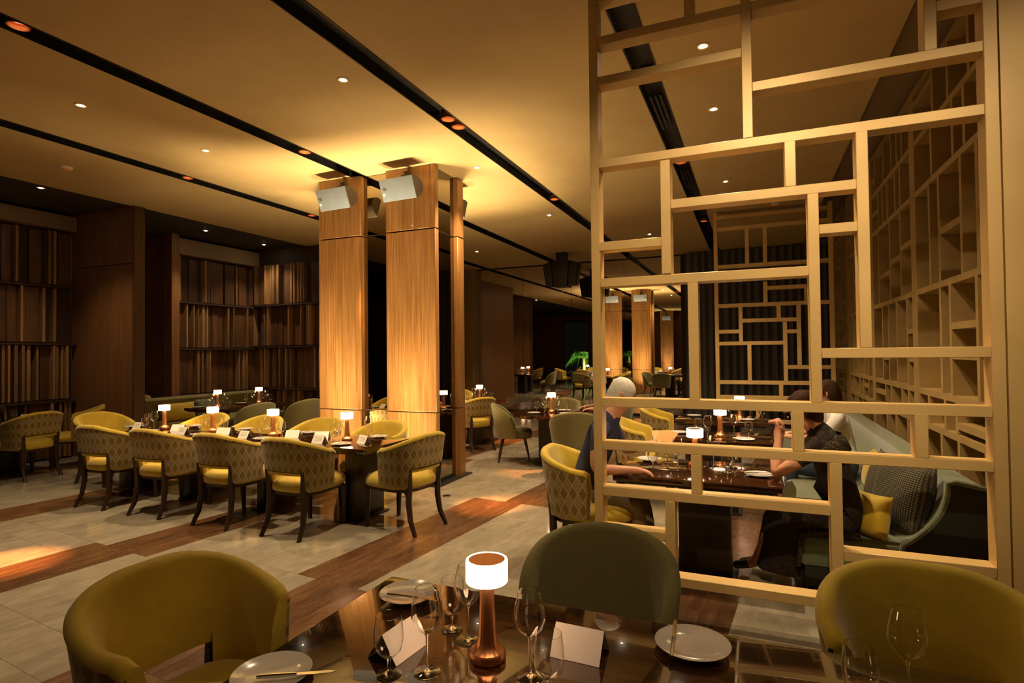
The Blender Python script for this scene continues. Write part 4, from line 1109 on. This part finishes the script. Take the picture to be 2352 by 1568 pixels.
_n = MB(); _n.add([(-.012,-.01,-.012),(.012,-.01,-.012),(0,.026,-.010),(0,.0,.035)], [(0,1,2),(1,3,2),(3,0,2),(0,3,1)]); _nose = _n.mesh('nose', M['skin'], bevel=.004)
_eye = MB().lathe([(0,-.006),(.006,-.005),(.009,0),(.006,.005),(0,.006)], 10).mesh('eye', M['leather'])
_mouth = MB().box(-.022, .022, -.004, .004, -.004, .004).mesh('mouth', M['menu'], bevel=.003)
def person(label, J, E_, mats, root, headc, face, hr, hair_mat, bald=False, extras=()):
    base = J[root][0]
    t = thing('person', label, 'person', (0, 0, 0))
    link('body', skin_mesh('body', J, E_, mats, root), t)
    head_parts(t, headc, face, hr, hair_mat, bald)
    for nm, me in extras: link(nm, me, t)
    return t
def seated(fd, hip, sh, head, elbows, wrists, knees, feet, build=1.0, skirt=False):
    """joint table of a seated figure; index 0 = right, 1 = left"""
    k = build; J = {}; E_ = []
    hip, sh, head = Vector(hip), Vector(sh), Vector(head); fd = Vector(fd).normalized(); rt_ = fd.cross(Vector((0,0,1))).normalized()
    J['pel'] = (tuple(hip), (.155*k, .115*k)); J['bel'] = (tuple(hip.lerp(sh, .38)), (.150*k, .115*k)); J['che'] = (tuple(hip.lerp(sh, .78)), (.165*k, .11*k))
    J['nk0'] = (tuple(sh+Vector((0,0,.035))), (.085, .075)); J['nk1'] = (tuple(sh.lerp(head, .45)+Vector((0,0,.015))), .052)
    J['jaw'] = (tuple(head+Vector((0,0,-.055))+fd*.012), .066); J['hed'] = (tuple(head+Vector((0,0,.012))), .088); J['top'] = (tuple(head+Vector((0,0,.075))-fd*.008), .066)
    E_ += [('pel','bel',0),('bel','che',0),('che','nk0',0),('nk0','nk1',1),('nk1','jaw',1),('jaw','hed',1),('hed','top',1)]
    for i, (s, q) in enumerate((('r', 1), ('l', -1))):
        S_ = sh + rt_*q*.175*k; J[s+'sh'] = (tuple(S_), .066*k)
        el, wr = Vector(elbows[i]), Vector(wrists[i])
        J[s+'ua'] = (tuple(S_.lerp(el, .5)), .052*k); J[s+'el'] = (tuple(el), .041*k); J[s+'fa'] = (tuple(el.lerp(wr, .45)), .039*k); J[s+'wr'] = (tuple(wr), .026)
        E_ += [('nk0', s+'sh', 0), (s+'sh', s+'ua', 0), (s+'ua', s+'el', 1), (s+'el', s+'fa', 1), (s+'fa', s+'wr', 1)]
        H_ = hip + rt_*q*.09*k - Vector((0,0,.02)); kn, ft = Vector(knees[i]), Vector(feet[i])
        J[s+'hp'] = (tuple(H_), .098*k); J[s+'th'] = (tuple(H_.lerp(kn, .55)), .084*k); J[s+'kn'] = (tuple(kn), .062*k); J[s+'cf'] = (tuple(kn.lerp(ft, .35)), .056*k); J[s+'an'] = (tuple(ft), .036)
        toe = ft + fd*.15 + Vector((0,0,-.035)); J[s+'to'] = (tuple(toe), .030)
        E_ += [('pel', s+'hp', 2), (s+'hp', s+'th', 2), (s+'th', s+'kn', 2), (s+'kn', s+'cf', 2), (s+'cf', s+'an', 3), (s+'an', s+'to', 4)]
    return J, E_
# man in navy on the left of the first sofa table
J, E_ = seated((1,0,0), (-1.250,4.320,.575), (-1.060,4.300,1.06), (-0.910,4.300,1.315), [(-1.060,3.980,.80),(-0.970,4.620,.84)], [(-0.820,4.080,.795),(-0.770,4.460,.92)],
               [(-0.810,4.200,.50),(-0.810,4.440,.50)], [(-0.750,4.180,.075),(-0.730,4.460,.075)], 1.06)
fingers(J, E_, 'r', 'rwr', (-0.765,4.105,.79), (1,.25,-.05), (0,0,1), 1, .5)
fingers(J, E_, 'l', 'lwr', (-0.710,4.450,.945), (1,-.1,.2), (0,0,1), 1, .9)
person('man in a navy shirt and khaki trousers reading a menu at the first sofa table', J, E_, [M['navy'], M['skin'], M['khaki'], M['khaki'], M['leather']], 'pel', (-0.910,4.300,1.325), (1,0,-.35), .094, M['hair_grey'], True)
mn = thing('menu', 'open menu held by the man in navy, orange lamplight put into its colour', 'menu', (-0.700,4.455, .955))
for q in (-1, 1):
    o = link('menu_leaf', MB().box(0, .15, -.0015, .0015, 0, .13).mesh('menu_leaf', M['menu'], smooth=False), mn); o.rotation_euler = (R(58), 0, R(20*q+90-90))
    o.location = (-.02, .0, .0); o.rotation_euler = (R(-62*1), 0, R(18*q))
# woman in the dark dress on the sofa
J, E_ = seated((-1,0,0), (.57,4.460,.50), (.435,4.420,1.02), (.295,4.440,1.225), [(.12,4.560,.79),(.12,4.280,.79)], [(.165,4.475,1.03),(.15,4.400,1.02)],
               [(.18,4.560,.50),(.20,4.370,.50)], [(.02,4.600,.09),(-.02,4.520,.09)], .98)
E_ = [(a, c, (0 if m_ == 2 else m_)) for a, c, m_ in E_]
for nm in ('rcf', 'lcf'): J[nm] = (J[nm][0], .085)
for nm in ('rkn', 'lkn'): J[nm] = (J[nm][0], .095)
fingers(J, E_, 'r', 'rwr', (.175,4.465,1.085), (.1,-.25,1), (1,0,0), 1, 1.0)
fingers(J, E_, 'l', 'lwr', (.145,4.425,1.075), (.1,.3,1), (1,0,0), 1, 1.0)
sk = MB(); n = 26
for z, cx, cy, rx, ry in ((.56,.36,4.460,.28,.20),(.45,.27,4.460,.23,.19),(.30,.22,4.480,.20,.18),(.16,.20,4.500,.21,.19),(.10,.20,4.500,.215,.195)):
    for i in range(n):
        a = 2*math.pi*i/n; w = 1+.05*math.sin(7*a)*(z < .35); sk.v.append((cx+rx*w*math.cos(a), cy+ry*w*math.sin(a), z))
for r_ in range(4):
    for i in range(n): sk.f.append([r_*n+i, r_*n+(i+1)%n, (r_+1)*n+(i+1)%n, (r_+1)*n+i]); sk.m.append(0)
sk.f.append(list(range(n))); sk.m.append(0); sk.f.append([4*n+i for i in range(n)][::-1]); sk.m.append(0)
shw = MB(); rows_ = [(-.02,.90,.145,.20),(-.01,.98,.15,.235),(-.005,1.04,.12,.215),(0,1.075,.085,.13)]
for dx, z, rx, ry in rows_:
    for i in range(n):
        a = 2*math.pi*i/n; shw.v.append((.455+dx+rx*math.cos(a), 4.425+ry*math.sin(a), z))
for r_ in range(3):
    for i in range(n): shw.f.append([r_*n+i, r_*n+(i+1)%n, (r_+1)*n+(i+1)%n, (r_+1)*n+i]); shw.m.append(0)
person('woman with brown hair in a dark speckled dress, hands clasped, on the sofa', J, E_, [M['dress'], M['skin'], M['dress'], M['skin'], M['leather']], 'pel', (.295,4.440,1.235), (-1,0,-.12), .094, M['hair_brown'], False,
       [('skirt', sk.mesh('skirt', M['dress'], ang=80)), ('shawl', shw.mesh('shawl', M['lace'], ang=80))])
tag(link('lace_scarf', MB().prism([(.24,.20),(.26,.41),(.34,.435),(.62,.43),(.62,.415),(.33,.412),(.285,.39),(.265,.20)], 4.235, 4.40, 'y').mesh('lace_scarf', M['lace'], bevel=.006)), 'patterned lace scarf hanging over the near edge of the sofa seat', 'scarf')
tag(link('napkin', MB().prism([(.165,.60),(.185,.74),(.225,.752),(.25,.70),(.245,.615),(.21,.575)], 4.28, 4.34, 'y').mesh('napkin', M['napkin'], bevel=.008)), 'pale green folded napkin at the corner of the first sofa table', 'napkin')
# person in white further along the sofa
J, E_ = seated((-1,0,0), (0.810,6.22,.52), (0.710,6.22,1.0), (0.630,6.22,1.215), [(0.550,6.52,.80),(0.550,5.93,.80)], [(0.350,6.36,.80),(0.350,6.10,.80)], [(0.330,6.34,.50),(0.330,6.12,.50)], [(0.290,6.34,.08),(0.290,6.12,.08)], 1.04)
fingers(J, E_, 'r', 'rwr', (0.290,6.32,.80), (-1,-.3,0), (0,0,1), 1, .4); fingers(J, E_, 'l', 'lwr', (0.290,6.13,.80), (-1,.3,0), (0,0,1), 1, .4)
person('dark-haired person in a white shirt at the second sofa table', J, E_, [M['white_shirt'], M['skin'], M['jeans'], M['jeans'], M['leather']], 'pel', (0.630,6.22,1.225), (-1,0,-.1), .094, M['hair_brown'])
# grey-haired guest at the round table
J, E_ = seated((-.8,-.6,0), (-2.06,8.42,.555), (-2.12,8.38,1.02), (-2.17,8.34,1.245), [(-2.20,8.66,.82),(-1.98,8.10,.82)], [(-2.33,8.46,.80),(-2.17,8.12,.80)], [(-2.42,8.35,.50),(-2.30,8.10,.50)], [(-2.44,8.32,.08),(-2.34,8.05,.08)], 1.02)
fingers(J, E_, 'r', 'rwr', (-2.385,8.42,.80), (-1,-.6,0), (0,0,1), 1, .4); fingers(J, E_, 'l', 'lwr', (-2.23,8.08,.80), (-1,-.3,0), (0,0,1), 1, .4)
person('grey-haired guest in dark clothes at the round table by the screen post', J, E_, [M['jeans'], M['skin'], M['jeans'], M['jeans'], M['leather']], 'pel', (-2.17,8.34,1.255), (-.8,-.6,-.1), .094, M['hair_grey'])
